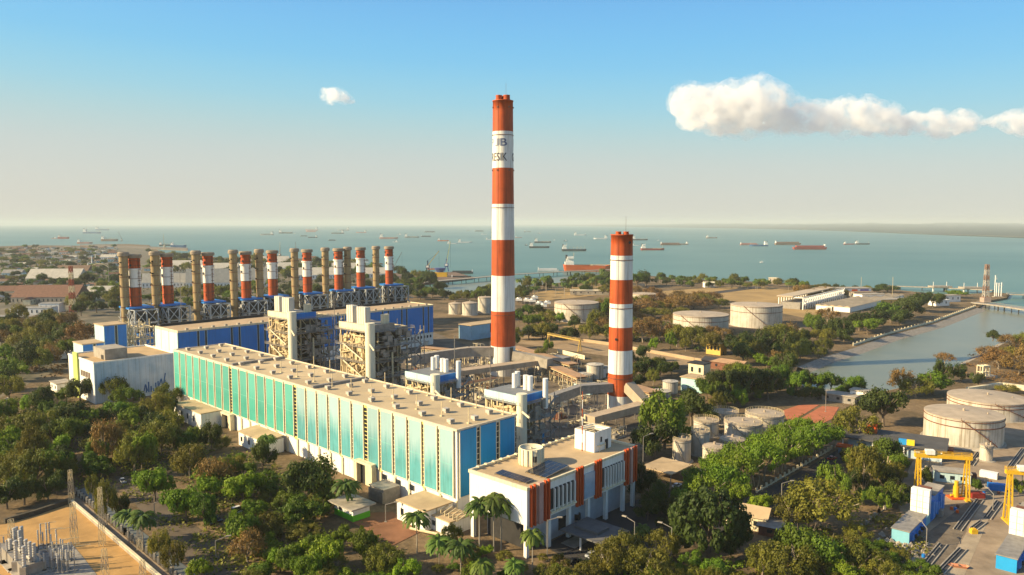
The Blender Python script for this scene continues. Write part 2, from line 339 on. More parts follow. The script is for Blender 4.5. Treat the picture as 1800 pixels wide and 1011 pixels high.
# ------------------------------------------------------------------ the long teal hall
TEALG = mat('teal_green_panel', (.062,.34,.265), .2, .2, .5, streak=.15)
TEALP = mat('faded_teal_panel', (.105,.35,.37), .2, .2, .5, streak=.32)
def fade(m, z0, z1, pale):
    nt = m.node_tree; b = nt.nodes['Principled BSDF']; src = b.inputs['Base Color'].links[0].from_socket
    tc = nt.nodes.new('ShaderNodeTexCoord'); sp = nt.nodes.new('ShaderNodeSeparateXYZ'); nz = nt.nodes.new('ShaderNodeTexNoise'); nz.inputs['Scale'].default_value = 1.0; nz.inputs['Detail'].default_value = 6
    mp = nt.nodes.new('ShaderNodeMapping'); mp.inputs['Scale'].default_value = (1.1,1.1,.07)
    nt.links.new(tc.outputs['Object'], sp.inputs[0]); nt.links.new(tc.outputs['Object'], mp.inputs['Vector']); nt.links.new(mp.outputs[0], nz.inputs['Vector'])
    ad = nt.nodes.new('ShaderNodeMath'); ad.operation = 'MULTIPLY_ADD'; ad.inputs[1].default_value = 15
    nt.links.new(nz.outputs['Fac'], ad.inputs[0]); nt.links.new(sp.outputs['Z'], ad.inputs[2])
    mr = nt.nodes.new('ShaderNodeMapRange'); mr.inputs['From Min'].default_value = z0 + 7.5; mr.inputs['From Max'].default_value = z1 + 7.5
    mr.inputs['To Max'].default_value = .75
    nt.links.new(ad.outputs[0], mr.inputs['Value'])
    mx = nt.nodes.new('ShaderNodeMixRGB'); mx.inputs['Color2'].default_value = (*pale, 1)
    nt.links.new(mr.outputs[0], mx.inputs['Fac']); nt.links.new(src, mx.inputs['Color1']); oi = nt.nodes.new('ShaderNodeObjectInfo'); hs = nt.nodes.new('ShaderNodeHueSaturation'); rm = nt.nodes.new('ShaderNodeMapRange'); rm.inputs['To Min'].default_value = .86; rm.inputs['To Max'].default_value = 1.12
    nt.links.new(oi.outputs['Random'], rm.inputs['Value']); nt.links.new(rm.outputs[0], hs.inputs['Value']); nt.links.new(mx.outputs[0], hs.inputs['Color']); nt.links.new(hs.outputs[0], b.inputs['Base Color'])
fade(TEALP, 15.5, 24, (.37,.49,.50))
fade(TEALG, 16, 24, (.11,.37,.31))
HO = G(299, 690.5+27); C0 = G(804, 916)
HL = (Vector((C0.x, C0.y)) - Vector((-185,408))).length
HP = (C0 - Vector((C0.x+185, C0.y-408, 0)))
hall_o = Vector((-185.0, 408.0, 0)); HZT = Zat(C0, 757); HL = (C0 - hall_o).length; HA = math.atan2(C0.y-408, C0.x+185); HW = 29.0
hall = thing('turbine_hall', 'very long flat-roofed hall clad in tall teal panels above a white base', 'building', hall_o, HA); foot(hall, 0, HL, 0, HW, 3)
ZB = Zat(C0, 876)
MB().box(.25, HL-.25, .25, HW-.25, 0, HZT-.35).build('wall', WHITE, hall)
mb = MB().box(.2, HL-.2, .2, HW-.2, HZT-.35, HZT-.05)
mb.build('roof', mat('hall_roof', (.56,.435,.26), .34, .045, .9, detail=9), hall)
mb = MB()
for y0, y1 in ((-.15,.45),(HW-.45,HW+.1)): mb.box(-.1, HL+.1, y0, y1, HZT-.34, HZT+.35)
for x0, x1 in ((-.1,.45),(HL-.45,HL+.1)): mb.box(x0, x1, .45, HW-.45, HZT-.34, HZT+.3)
mb.build('parapet', mat('parapet_cream', (.66,.56,.40), .2, .5, .8), hall)
for fx in (.33,.36,.655):
    pass
for fx in (.285, .60): MB().box(HL*fx, HL*fx+1.6, 1, HW-.6, HZT-.05, HZT+1.0).build('roof_ridge', STEEL, hall)
YT = mat('pale_yellow_trim', (.72,.60,.16), .2, .5, .6); CT = mat('cream_trim', (.74,.66,.46), .15, .5, .6)
pitch = (HL - 4.2 - .5) / 27; x = .3; k = 0
def strip(x0, x1, y, frame):   # window strip with rungs between two panels
    mb = MB(); mb.m = 0; mb.box(x0, x1, y-.02, y+.25, ZB+.3, HZT-1.2); mb.m = 1
    nz = 14
    for i in range(nz+1): z = ZB+.3 + (HZT-1.5-ZB)*i/nz; mb.box(x0+.05, x1-.05, y-.12, y-.02, z-.14, z+.14)
    mb.box(x0, x1, y-.2, y+.2, ZB-.9, ZB+.3); mb.box(x0, x1, y-.2, y+.2, HZT-1.2, HZT-.4)
    return mb.build('window_strip', [GLASS, frame], hall)
def panel(x0, x1, y, m):
    mb = MB(); mb.m = 0; mb.box(x0+.36, x1-.36, y-.5, y-.05, ZB+.2, HZT-.6); mb.m = 1
    mb.box(x0, x0+.36, y-.56, y, ZB-.2, HZT-.2); mb.box(x1-.36, x1, y-.56, y, ZB-.2, HZT-.2)
    mb.box(x0+.36, x1-.36, y-.56, y, HZT-.6, HZT-.2); mb.box(x0+.36, x1-.36, y-.56, y, ZB-.2, ZB+.2)
    mb.m = 2; mb.box(x0+.36, x1-.36, y-.53, y-.5, ZB+(HZT-ZB)*.47, ZB+(HZT-ZB)*.47+.16)
    return mb.build('cladding_panel', [m, CT, mat('panel_joint', (.20,.48,.42), .2, .5, .6)], hall)
for k in range(27):
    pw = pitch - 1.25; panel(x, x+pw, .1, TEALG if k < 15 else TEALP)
    gap = 1.25 + (1.4 if k in (7,14,20) else 0)
    if k < 26: strip(x+pw, x+pw+gap, .12, YT if k in (7,14,20) or k % 3 == 0 else CT)
    x += pw + gap
for i in range(28): xx = i*HL/27; MB().box(max(.0,xx-.5), min(HL,xx+.5), -.25, .25, 0, ZB-1).build('pilaster', CREAM, hall)
def side_panel(y0, y1):
    mb = MB(); mb.m = 0; mb.box(HL-.02, HL+.4, y0+.2, y1-.2, ZB+.1, HZT-.5); mb.m = 1
    mb.box(HL-.02, HL+.46, y0, y0+.2, ZB-.2, HZT-.2); mb.box(HL-.02, HL+.46, y1-.2, y1, ZB-.2, HZT-.2)
    mb.build('cladding_panel', [BLUED, CT], hall)['label'] = 'deep blue cladding panel on the shaded end wall'
for i in range(3):
    side_panel(.9+i*9.4, .9+i*9.4+7.9)
    mb = MB(); y = .9+i*9.4+7.9; mb.box(HL-.25, HL+.03, y+.2, min(HW-.5, y+1.5), ZB+.3, HZT-1)
    mb.m = 1
    for z in range(9, int(HZT)-1, 2): mb.box(HL+.03, HL+.1, y+.2, min(HW-.5, y+1.5), z, z+.2)
    mb.build('window_strip', [GLASS, CT], hall)
def vent(x, y):
    mb = MB(); mb.m = 0; mb.box(x-.6,x+.6,y-.7,y+.7,HZT-.05,HZT+.5); mb.box(x-1.2,x+.8,y-1,y+1,HZT+.5,HZT+1.6); mb.m = 1
    mb.box(x+.8,x+.92,y-.7,y+.7,HZT+.6,HZT+1.3)
    mb.build('roof_vent', [mat('vent_grey', (.50,.45,.38), .2, .5, .7), STEEL], hall)
for i in range(15):
    for yy in (4.5, 13.5, 23.0): vent(8 + i*(HL-16)/14 + (2.5 if yy == 13.5 else 0), yy)
for i in range(10):
    for yy in (9, 26): 
        xx = 100 + i*(HL-104)/9; mb = MB(); mb.bar((xx,yy,HZT-.05),(xx,yy,HZT+5.5),.22); mb.box(xx-.5,xx+.5,yy-.5,yy+.5,HZT-.05,HZT+.35); mb.build('roof_pole', LSTEEL, hall)
HD = Vector((math.cos(HA), math.sin(HA), 0))
def HX(px, d=0, z=3): return online(px, hall_o + Matrix.Rotation(HA,3,'Z') @ Vector((0,-d,0)), HD, z)[1]
for xx, w, h in ((HX(405),5,7),(HX(648),5.5,8.5)):
    mb = MB(); mb.m = 0; mb.box(xx-w,xx+w,-2.6,-.26,h-.0,h+.9); mb.box(xx-w,xx-w+1,-2.4,-.26,0,h); mb.box(xx+w-1,xx+w,-2.4,-.26,0,h); mb.m = 1; mb.box(xx-w+1,xx-1,-.5,-.26,0,h)
    mb.m = 0; mb.box(xx-1,xx+w-1,-.9,-.26,0,h); mb.build('loading_bay', [CREAM, DARK], hall)
for xx in (HX(676),HX(700),HX(724)):
    for z in (1.2,4.6): MB().box(xx-1,xx+1,-.32,-.2,z,z+2).build('window', GLASS, hall)
# annexes along the foot of the hall
def annex(name, label, x0, x1, d, h, wallm=WHITE, roofm=TAN, cat='building', slope=0):
    t = thing(name, label, cat, hall_o + Matrix.Rotation(HA,3,'Z') @ Vector((x0,-d-1.2,0)), HA); w = x1-x0; foot(t, 0, w, 0, d, 1)
    MB().box(0,w,0,d,0,h).build('wall', wallm, t); 
    MB().add([(-.3,-.3,h+.02),(w+.3,-.3,h+.02),(w+.3,d,h+.02+slope),(-.3,d,h+.02+slope),(-.3,-.3,h+.4),(w+.3,-.3,h+.4),(w+.3,d,h+.4+slope),(-.3,d,h+.4+slope)],
      [(3,2,1,0),(4,5,6,7),(0,1,5,4),(1,2,6,5),(2,3,7,6),(3,0,4,7)]).build('roof', roofm, t)
    for i in range(max(1,int(w/7))): MB().box(2+i*7, 3.6+i*7, -.08, .05, h*.35, h*.7).build('window', GLASS, t)
    return t
annex('annex_building', 'cream annex at the far left foot of the teal hall', HX(310,10), HX(358,10), 10, 7.5)
annex('annex_building', 'low cream shed with brown sloping roof under the teal panels', HX(424,9), HX(470,9), 9, 6.0, slope=1)
annex('annex_building', 'white walled annex beside the palms at the right foot of the hall', HX(703,12), HX(752,12), 12, 6.5)
t = annex('pump_house', 'small white roofless pump enclosure with pipes at the hall corner', HX(758,9), HX(796,9), 9, 4.5)
mb = MB(); 
for i in range(6): mb.bar((2+i*2,2,4.9),(2+i*2,7,6.2),.5,None,8); mb.bar((2+i*2,2,4.9),(2+i*2,2,6.5),.4,None,8)
mb.path([(15,-2,1.5),(8,-4,1.5),(3,-5,1.2),(-2,-6,.9)], .9, 8); mb.build('pipe', LSTEEL, t)
t = annex('transformer', 'dark grey finned transformer box by the hall doorway', HX(655,7), HX(680,7), 7, 5, STEEL, STEEL, 'transformer')
mb = MB()
for i in range(12): mb.box(.3+i*.75,.6+i*.75,-.9,-.05,.4,4.6)
mb.build('cooling_fin', STEEL, t)
GREENP = mat('lime_green_paint', (.12,.50,.02), .1, .5, .5)
t = thing('kiosk', 'small kiosk with bright green base band and flat roof', 'kiosk', G(619,906), AZ); foot(t, -6, 6, -4, 4, 0)
MB().box(-5.5,5.5,-3.5,3.5,0,2.2).build('green_band', GREENP, t); MB().box(-5.4,5.4,-3.4,3.4,2.2,4.4).build('wall', WHITE, t)
MB().box(-7,7,-5,5,4.4,4.9).build('roof', CONC, t); MB().box(-3,-1,-3.46,-3.38,2.4,4).build('window', GLASS, t)
# ------------------------------------------------------------------ the white office block
oc = G(926, 983); OL = 24.5; OWD = 58.0; OH = Zat(oc, 861); OZ = Zat(oc, 925); OA = AZ
of = thing('office_building', 'white office block with orange fins and rooftop water tank', 'building', oc, OA); foot(of, -OL, 0, 0, OWD, 3)
MB().box(-OL, 0, 0, OWD, OZ, OH-.3).build('wall', WHITE, of)
MB().box(-OL+.4, -.4, .4, OWD-.4, OH-.3, OH).build('roof', TAN, of)
mb = MB(); mb.box(-OL-.3,.3,-.3,.4,OH-.3,OH+.7); mb.box(-OL-.3,.3,OWD-.4,OWD+.3,OH-.3,OH+.7); mb.box(-OL-.3,-OL+.4,.4,OWD-.4,OH-.3,OH+.7); mb.box(-.4,.3,.4,OWD-.4,OH-.3,OH+.5)
for i in range(14): mb.box(-OL-.1,-OL+1.1, 3+i*3.6, 3.8+i*3.6, OH+.7, OH+1.1)
mb.build('parapet', CREAM, of)
MB().box(-OL+3,-3.5,5,OWD-4,.1,OZ-.02).build('ground_floor', mat('ground_floor_wall', (.46,.48,.50), .25, .3, .7), of)
MB().box(-OL+3.5,-4,4.7,4.95,.1,OZ-1).build('front_recess_shade', DARK, of)  # dark sheet standing in for the shade under the raised front
for yy in (.8, 11, 21, 31, 41, 51, OWD-.8):
    for xx in (-.9, -OL+.9): MB().box(xx-.6,xx+.6,yy-.6,yy+.6,0,OZ).build('column', WHITE, of)
def fin(y, m, d=1.1, w=.6): MB().box(.02, d, y, y+w, OZ-.6, OH+1.0).build('fin', mat('fin_red', (.52,.075,.012), .2, .3, .55) if m == ORANGE else m, of)
PKF = mat('faded_red_fin', (.50,.30,.25), .2, .3, .6)
for y in (1.2, 7.6): 
    for j in range(2): fin(y+j*1.6, ORANGE, .9)
fin(4.6, PKF, 1.0, 1.8)
for y in (23.3, 33.2):
    for j in range(3): fin(y+j*1.3, ORANGE, .9, .62)
MB().box(.02,.5,27.4,33.0,OZ+.8,OH-2.2).build('stair_window', mat('pale_blue_glass', (.35,.45,.55), .2, .4, .2), of)
for y in (50.2, 51.7, 55.0, 56.6): fin(y, ORANGE, .9, .65)
fin(53.4, PKF, 1.0, 1.0)
for i in list(range(6)) + list(range(10, 18)):
    y = 10.8 + i*2.0 if i < 6 else 37.4 + (i-10)*1.55
    w = 1.35 if i < 6 else 1.05
    MB().box(.01,.12,y,y+w,OZ+1.9,OH-2.6).build('window', GLASS, of)
    MB().box(.01,.75,y+w+.08,y+w+.42,OZ+1.6,OH-2.8).build('mullion', WHITE, of)
mb = MB(); mb.box(.02,.9,10.4,23,OZ+1.0,OZ+1.6); mb.box(.02,.9,37.2,50,OZ+1.0,OZ+1.6); mb.build('sill', CREAM, of)
mb = MB(); mb.box(-3.45,-3.3,19,24,2,6); mb.box(-3.45,-3.3,6,10,.2,5); mb.lathe(-3.3,28.5,[(1.2,3),(1.2,5)],12); mb.build('door', DARK, of)
# water tank, roof house, solar panels and mast stand on the roof
def lp(x, y, z): return oc + Matrix.Rotation(OA,3,'Z') @ Vector((x,y,z))
t = thing('water_tank', 'round cream water tank on the office roof', 'water tank', lp(-15.5,19.5,OH), OA)
MB().lathe(0,0,[(4.0,.02),(4.0,5.5),(3.6,5.5),(3.6,4.9),(0,4.9)],32).build('shell', CREAM, t, True)
mb = MB(); 
for i in range(16): a = i*math.pi/8; mb.bar((4.08*math.cos(a),4.08*math.sin(a),.02),(4.08*math.cos(a),4.08*math.sin(a),5.4),.28)
mb.build('rib', CREAM, t); MB().box(3.0,3.9,-2.6,-1.6,1.6,3.4).build('hatch', DARK, t); MB().bar((0,0,4.9),(0,0,5.6),.8,None,8).build('cap', CREAM, t)
SOLAR = mat('solar_cells', (.015,.02,.035), .4, 1.5, .15, spec=.6)
for (x0,x1,y0,y1,lab,nx,ny) in ((-10.5,-2.2,11,22.5,'larger tilted solar panel array near the roof edge of the office',4,4),(-16.5,-3.5,3.2,6.8,'narrow strip of solar panels along the front of the office roof',5,1)):
    t = thing('solar_array', lab, 'solar panels', lp(0,0,OH), OA)
    for i in range(nx):
        for j in range(ny):
            a0 = x0+(x1-x0)*i/nx+.08; a1 = x0+(x1-x0)*(i+1)/nx-.08; b0 = y0+(y1-y0)*j/ny+.08; b1 = y0+(y1-y0)*(j+1)/ny-.08
            z = lambda y: .5+(y-y0)*.09
            MB().add([(a0,b0,z(b0)),(a1,b0,z(b0)),(a1,b1,z(b1)),(a0,b1,z(b1)),(a0,b0,z(b0)-.1),(a1,b0,z(b0)-.1),(a1,b1,z(b1)-.1),(a0,b1,z(b1)-.1)],
              [(0,1,2,3),(7,6,5,4),(1,0,4,5),(2,1,5,6),(3,2,6,7),(0,3,7,4)]).build('panel', SOLAR, t)
    mb = MB()
    for i in range(nx+1): xx = x0+(x1-x0)*i/nx; mb.bar((xx,y0,.38),(xx,y1,.38+(y1-y0)*.09),.16); mb.bar((xx,y1,0),(xx,y1,.4+(y1-y0)*.09),.16); mb.bar((xx,y0,0),(xx,y0,.38),.16)
    mb.build('support_frame', STEEL, t)
t = thing('roof_house', 'white stair house with open top standing on the office roof', 'roof structure', lp(-15.5,42.5,OH), OA); t.scale = (.77,.83,.86)
mb = MB(); h = 8.2
for a in ((0,.35,0,12),(10.65,11,0,12),(.35,10.65,0,.35),(.35,10.65,11.65,12)): mb.box(*a, .01, h)
mb.box(.35,10.65,.35,11.65,.01,h-1.6); mb.build('wall', WHITE, t)
mb = MB()
for i in range(5): mb.bar((.2,1+i*2.5,h),(10.8,1+i*2.5,h+.4),.2)
mb.build('pergola', LSTEEL, t); MB().box(3,8,3,7,h-1.6,h-.6).build('cooling_unit', DARK, t)
MB().box(10.9,11.15,7.5,9.6,0,4).build('door', DARK, t); MB().box(10.9,11.12,4.3,5.4,3.5,5.6).build('window', DARK, t)
MB().box(11,12.4,2,6.5,2.4,2.6).bar((12.3,2.2,0),(12.3,2.2,3.4),.15).bar((12.3,6.2,0),(12.3,6.2,3.4),.15).build('balcony', CREAM, t)
t = thing('antenna_mast', 'slender red and white antenna mast against the roof stair house', 'mast', lp(-11.5,41.6,OH), OA)
for i in range(7): MB().bar((0,0,i*3),(0,0,(i+1)*3),.42-.03*i,None,8).build('band', REDP if i % 2 == 0 else WHITE, t)
# entrance canopy
t = thing('entrance_canopy', 'flat grey entrance canopy on posts before the office', 'canopy', lp(4,21,0), OA)
MB().box(-3.6,13,-6,8,4.3,4.75).box(-1,8,-2,4,4.75,5.6).build('roof', mat('canopy_grey', (.14,.135,.13), .3, .4, .8), t)
for a in ((12.2,-5.2),(12.2,7.2),(4,-5.2),(4,7.2)): MB().box(a[0]-.25,a[0]+.25,a[1]-.25,a[1]+.25,0,4.3).build('post', WHITE, t)
MB().box(-3.5,2,-5.5,7.5,.0,.25).build('step', CONC, t)
t = thing('carport', 'flat pale carport roof beyond the shaded end of the office', 'carport', G(1172,838), OA); foot(t,-7,7,-7,7,1)
MB().box(-7,7,-8,8,4.2,4.6).build('roof', TAN, t)
for a in ((-6,-7),(6,-7),(-6,7),(6,7)): MB().bar((*a,0),(*a,4.2),.3).build('post', STEEL, t)
# ------------------------------------------------------------------ the two striped chimneys
def textmesh(s, size, bold=0):
    cu = bpy.data.curves.new('lettering', 'FONT'); cu.body = s; cu.size = size; cu.offset = bold
    ob = bpy.data.objects.new('lettering', cu); COL.objects.link(ob); dg = bpy.context.evaluated_depsgraph_get()
    me = bpy.data.meshes.new_from_object(ob.evaluated_get(dg)); bpy.data.objects.remove(ob); return me
def wrap(me, a0, a1, z0, z1, rad, m, parent, name):
    bm = bmesh.new(); bm.from_mesh(me); xs = [v.co.x for v in bm.verts]; ys = [v.co.y for v in bm.verts]
    X0, X1, Y0, Y1 = min(xs), max(xs), min(ys), max(ys)
    for i in range(1, 24):
        bmesh.ops.bisect_plane(bm, geom=bm.verts[:]+bm.edges[:]+bm.faces[:], plane_co=(X0+(X1-X0)*i/24,0,0), plane_no=(1,0,0))
    for v in bm.verts:
        a = a0+(a1-a0)*(v.co.x-X0)/(X1-X0); z = z0+(z1-z0)*(v.co.y-Y0)/(Y1-Y0); r = rad(z)+.12
        v.co = (r*math.sin(a), -r*math.cos(a), z)
    bm.to_mesh(me); bm.free(); me.materials.clear(); me.materials.append(m)
    o = bpy.data.objects.new(name, me); COL.objects.link(o); o.parent = parent; return o
def chimney(name, label, base, bands, wb, wt, first_red, flues, ytop):
    d = base.y; zs = [Zat(base, y) for y in bands]; t = thing(name, label, 'chimney', base)
    r0 = wb/2/F*d; r1 = wt/2/F*d; ztop = zs[0]; rad = lambda z: r1+(r0-r1)*max(0,(1-z/ztop))**1.15
    z = [*zs[:-1], 0]; red = first_red
    for a, b in zip(z, z[1:]):
        n = max(2, int((a-b)/6)); prof = [(rad(b+(a-b)*i/n), b+(a-b)*i/n) for i in range(n+1)]
        if a == z[0]: prof += [(rad(a)+.25, a-.0),(rad(a)+.25,a+.6),(r1-.6,a+.6),(0,a+.5)]
        MB().lathe(0,0,prof,48).build('band', REDP if red else WHITEP, t, True); red = not red
    mb = MB()
    for zz in z[1:4:2] + [z[-3]]: mb.lathe(0,0,[(rad(zz)+.02,zz-2.2),(rad(zz)+.35,zz-2.2),(rad(zz)+.35,zz-2.5),(rad(zz)+.02,zz-2.5)],48)
    mb.build('ring', RUST, t)
    hf = Zat(base, ytop) - ztop
    for (fx, fy, fr) in flues:
        MB().lathe(fx,fy,[(fr,ztop+.5),(fr*.92,ztop+hf*.9),(fr,ztop+hf),(fr*.75,ztop+hf),(fr*.75,ztop+hf-1)],20).build('flue', REDP, t, True)
    MB().bar((2,0,ztop+.5),(2,0,ztop+hf+8),.16).build('lightning_rod', STEEL, t)
    mb = MB(); a = R(-30)
    for s in (-.35,.35): mb.path([( (rad(q)+.5)*math.sin(a)+s, -(rad(q)+.5)*math.cos(a), q) for q in (4, ztop*.33, ztop*.66, ztop)], .1)
    mb.build('ladder', RUST, t)
    return t, rad, zs
TC = G(884.5, 658)
tall, trad, tz = chimney('striped_chimney', 'tallest chimney, red and white bands with lettering near its top', TC, [179,232,296,359,421.5,484,546,607,658], 45, 35, True,
    [(-2.6,-.8,2.1),(2.4,-1.2,2.3),(0,3,2.2)], 168)
foot(tall,-9,9,-9,9,3)
LGREY = mat('sunlit_faded_logo_grey', (.26,.28,.33), .1, .5, .7); LBLUE = mat('logo_blue_grey', (.12,.15,.24), .2, .5, .7); LBLK = mat('lettering_dark', (.06,.05,.05), .2, .5, .7)  # P and J paler: sun washing out the faded letters is in the grey
zA, zB = Zat(TC, 258), Zat(TC, 245); zC, zD = Zat(TC, 284), Zat(TC, 270)
for off in (0, 170):
    wrap(textmesh('P', 5, .05), R(off-88), R(off-56), zA, zB, trad, LGREY, tall, 'letter'); wrap(textmesh('J', 5, .05), R(off-51), R(off-19), zA, zB, trad, LGREY, tall, 'letter')
    wrap(textmesh('B', 5, .06), R(off-14), R(off+23), zA, zB, trad, LBLUE, tall, 'letter')
    wrap(textmesh('GRESIK', 5, .03), R(off-112), R(off+23), zC, zD, trad, LBLK, tall, 'lettering')
for zz in (Zat(TC,190), Zat(TC,300)):
    for a in (-70,-30,35,80): 
        r = trad(zz); MB().bar((r*math.sin(R(a)),-r*math.cos(R(a)),zz),((r+.5)*math.sin(R(a)),-(r+.5)*math.cos(R(a)),zz),1.1,None,8).build('port', RUST, tall)
MB().box(trad(0)*.55, trad(0)*.8, -trad(0)*.98, -trad(0)*.5, 9, 19).build('service_door', DARK, tall)
SC = G(1089.5, 724)
short, srad, sz = chimney('striped_chimney', 'shorter right-hand chimney, red and white bands with two flue tips', SC, [414,449,491,533,574,614,655,693,724], 45, 38, True,
    [(-2.0,-1,1.5),(2.0,-1,1.5)], 407)
foot(short,-7,7,-7,7,3)
for zz, a in ((Zat(SC,426),35),(Zat(SC,594),-30)):
    r = srad(zz); MB().bar((r*math.sin(R(a)),-r*math.cos(R(a)),zz),((r+.4)*math.sin(R(a)),-(r+.4)*math.cos(R(a)),zz),1.4,None,10).build('port', DARK, short)
# flue ducts at the feet of the chimneys
DUCT = mat('duct_cladding', (.46,.36,.25), .25, .2, .7, streak=.15)
def duct(label, pts, w, h, m=DUCT, legs=True, name='flue_duct'):
    t = thing(name, label, 'duct', (pts[0][0], pts[0][1], 0)); o = Vector((pts[0][0], pts[0][1], 0)); mb = MB()
    for a, b in zip(pts, pts[1:]):
        a = Vector(a)-o; b = Vector(b)-o; mb.bar(a, b, w, h)
    mb.build('casing', m, t)
    if legs:
        for a, b in zip(pts, pts[1:]):
            a = Vector(a)-o; b = Vector(b)-o; n = max(1,int((b-a).length/12)); d = (b-a).normalized(); e = Vector((-d.y,d.x,0))*w*.42
            for i in range(n):
                q = a+(b-a)*(i+.5)/n
                if q.z > 3:
                    [MB().bar((q+s*e)-Vector((0,0,q.z)), q+s*e-Vector((0,0,h*.5)), .5).build('leg', STEEL, t) for s in (-1,1)]
    return t
q = SC + V*9
duct('tan sloping duct running down the right side of the shorter chimney to the ground', [(SC.x+3.5,SC.y-4.5,15),(SC.x+11,SC.y-14,7.6)], 6, 5, legs=False)
duct('long tan duct roof leading left from the foot of the shorter chimney', [(SC.x+12.5,SC.y-14,7.5),(SC.x-20,SC.y-40,6.5)], 6.5, 3.5)
duct('curved grey duct entering the tall chimney base from the left', [(TC.x-3,TC.y-3,16),(TC.x-22,TC.y-4,16),(TC.x-42,TC.y-14,15),(TC.x-58,TC.y-30,15)], 5, 6, CONC)
duct('broad tan duct passing in front of the tall chimney base', [(TC.x-38,TC.y-52,10),(TC.x+4,TC.y-22,10),(TC.x+28,TC.y-10,11)], 8, 3)
duct('grey duct entering the tall chimney base from the right', [(TC.x+7,TC.y-7,14),(TC.x+22,TC.y-13,12),(TC.x+30,TC.y-20,11)], 6, 6, CONC)
duct('dark grey overhead duct left of the shorter chimney', [(SC.x-5,SC.y-3,14),(SC.x-22,SC.y-8,14),(SC.x-38,SC.y-22,12)], 4.5, 4.5, STEEL)
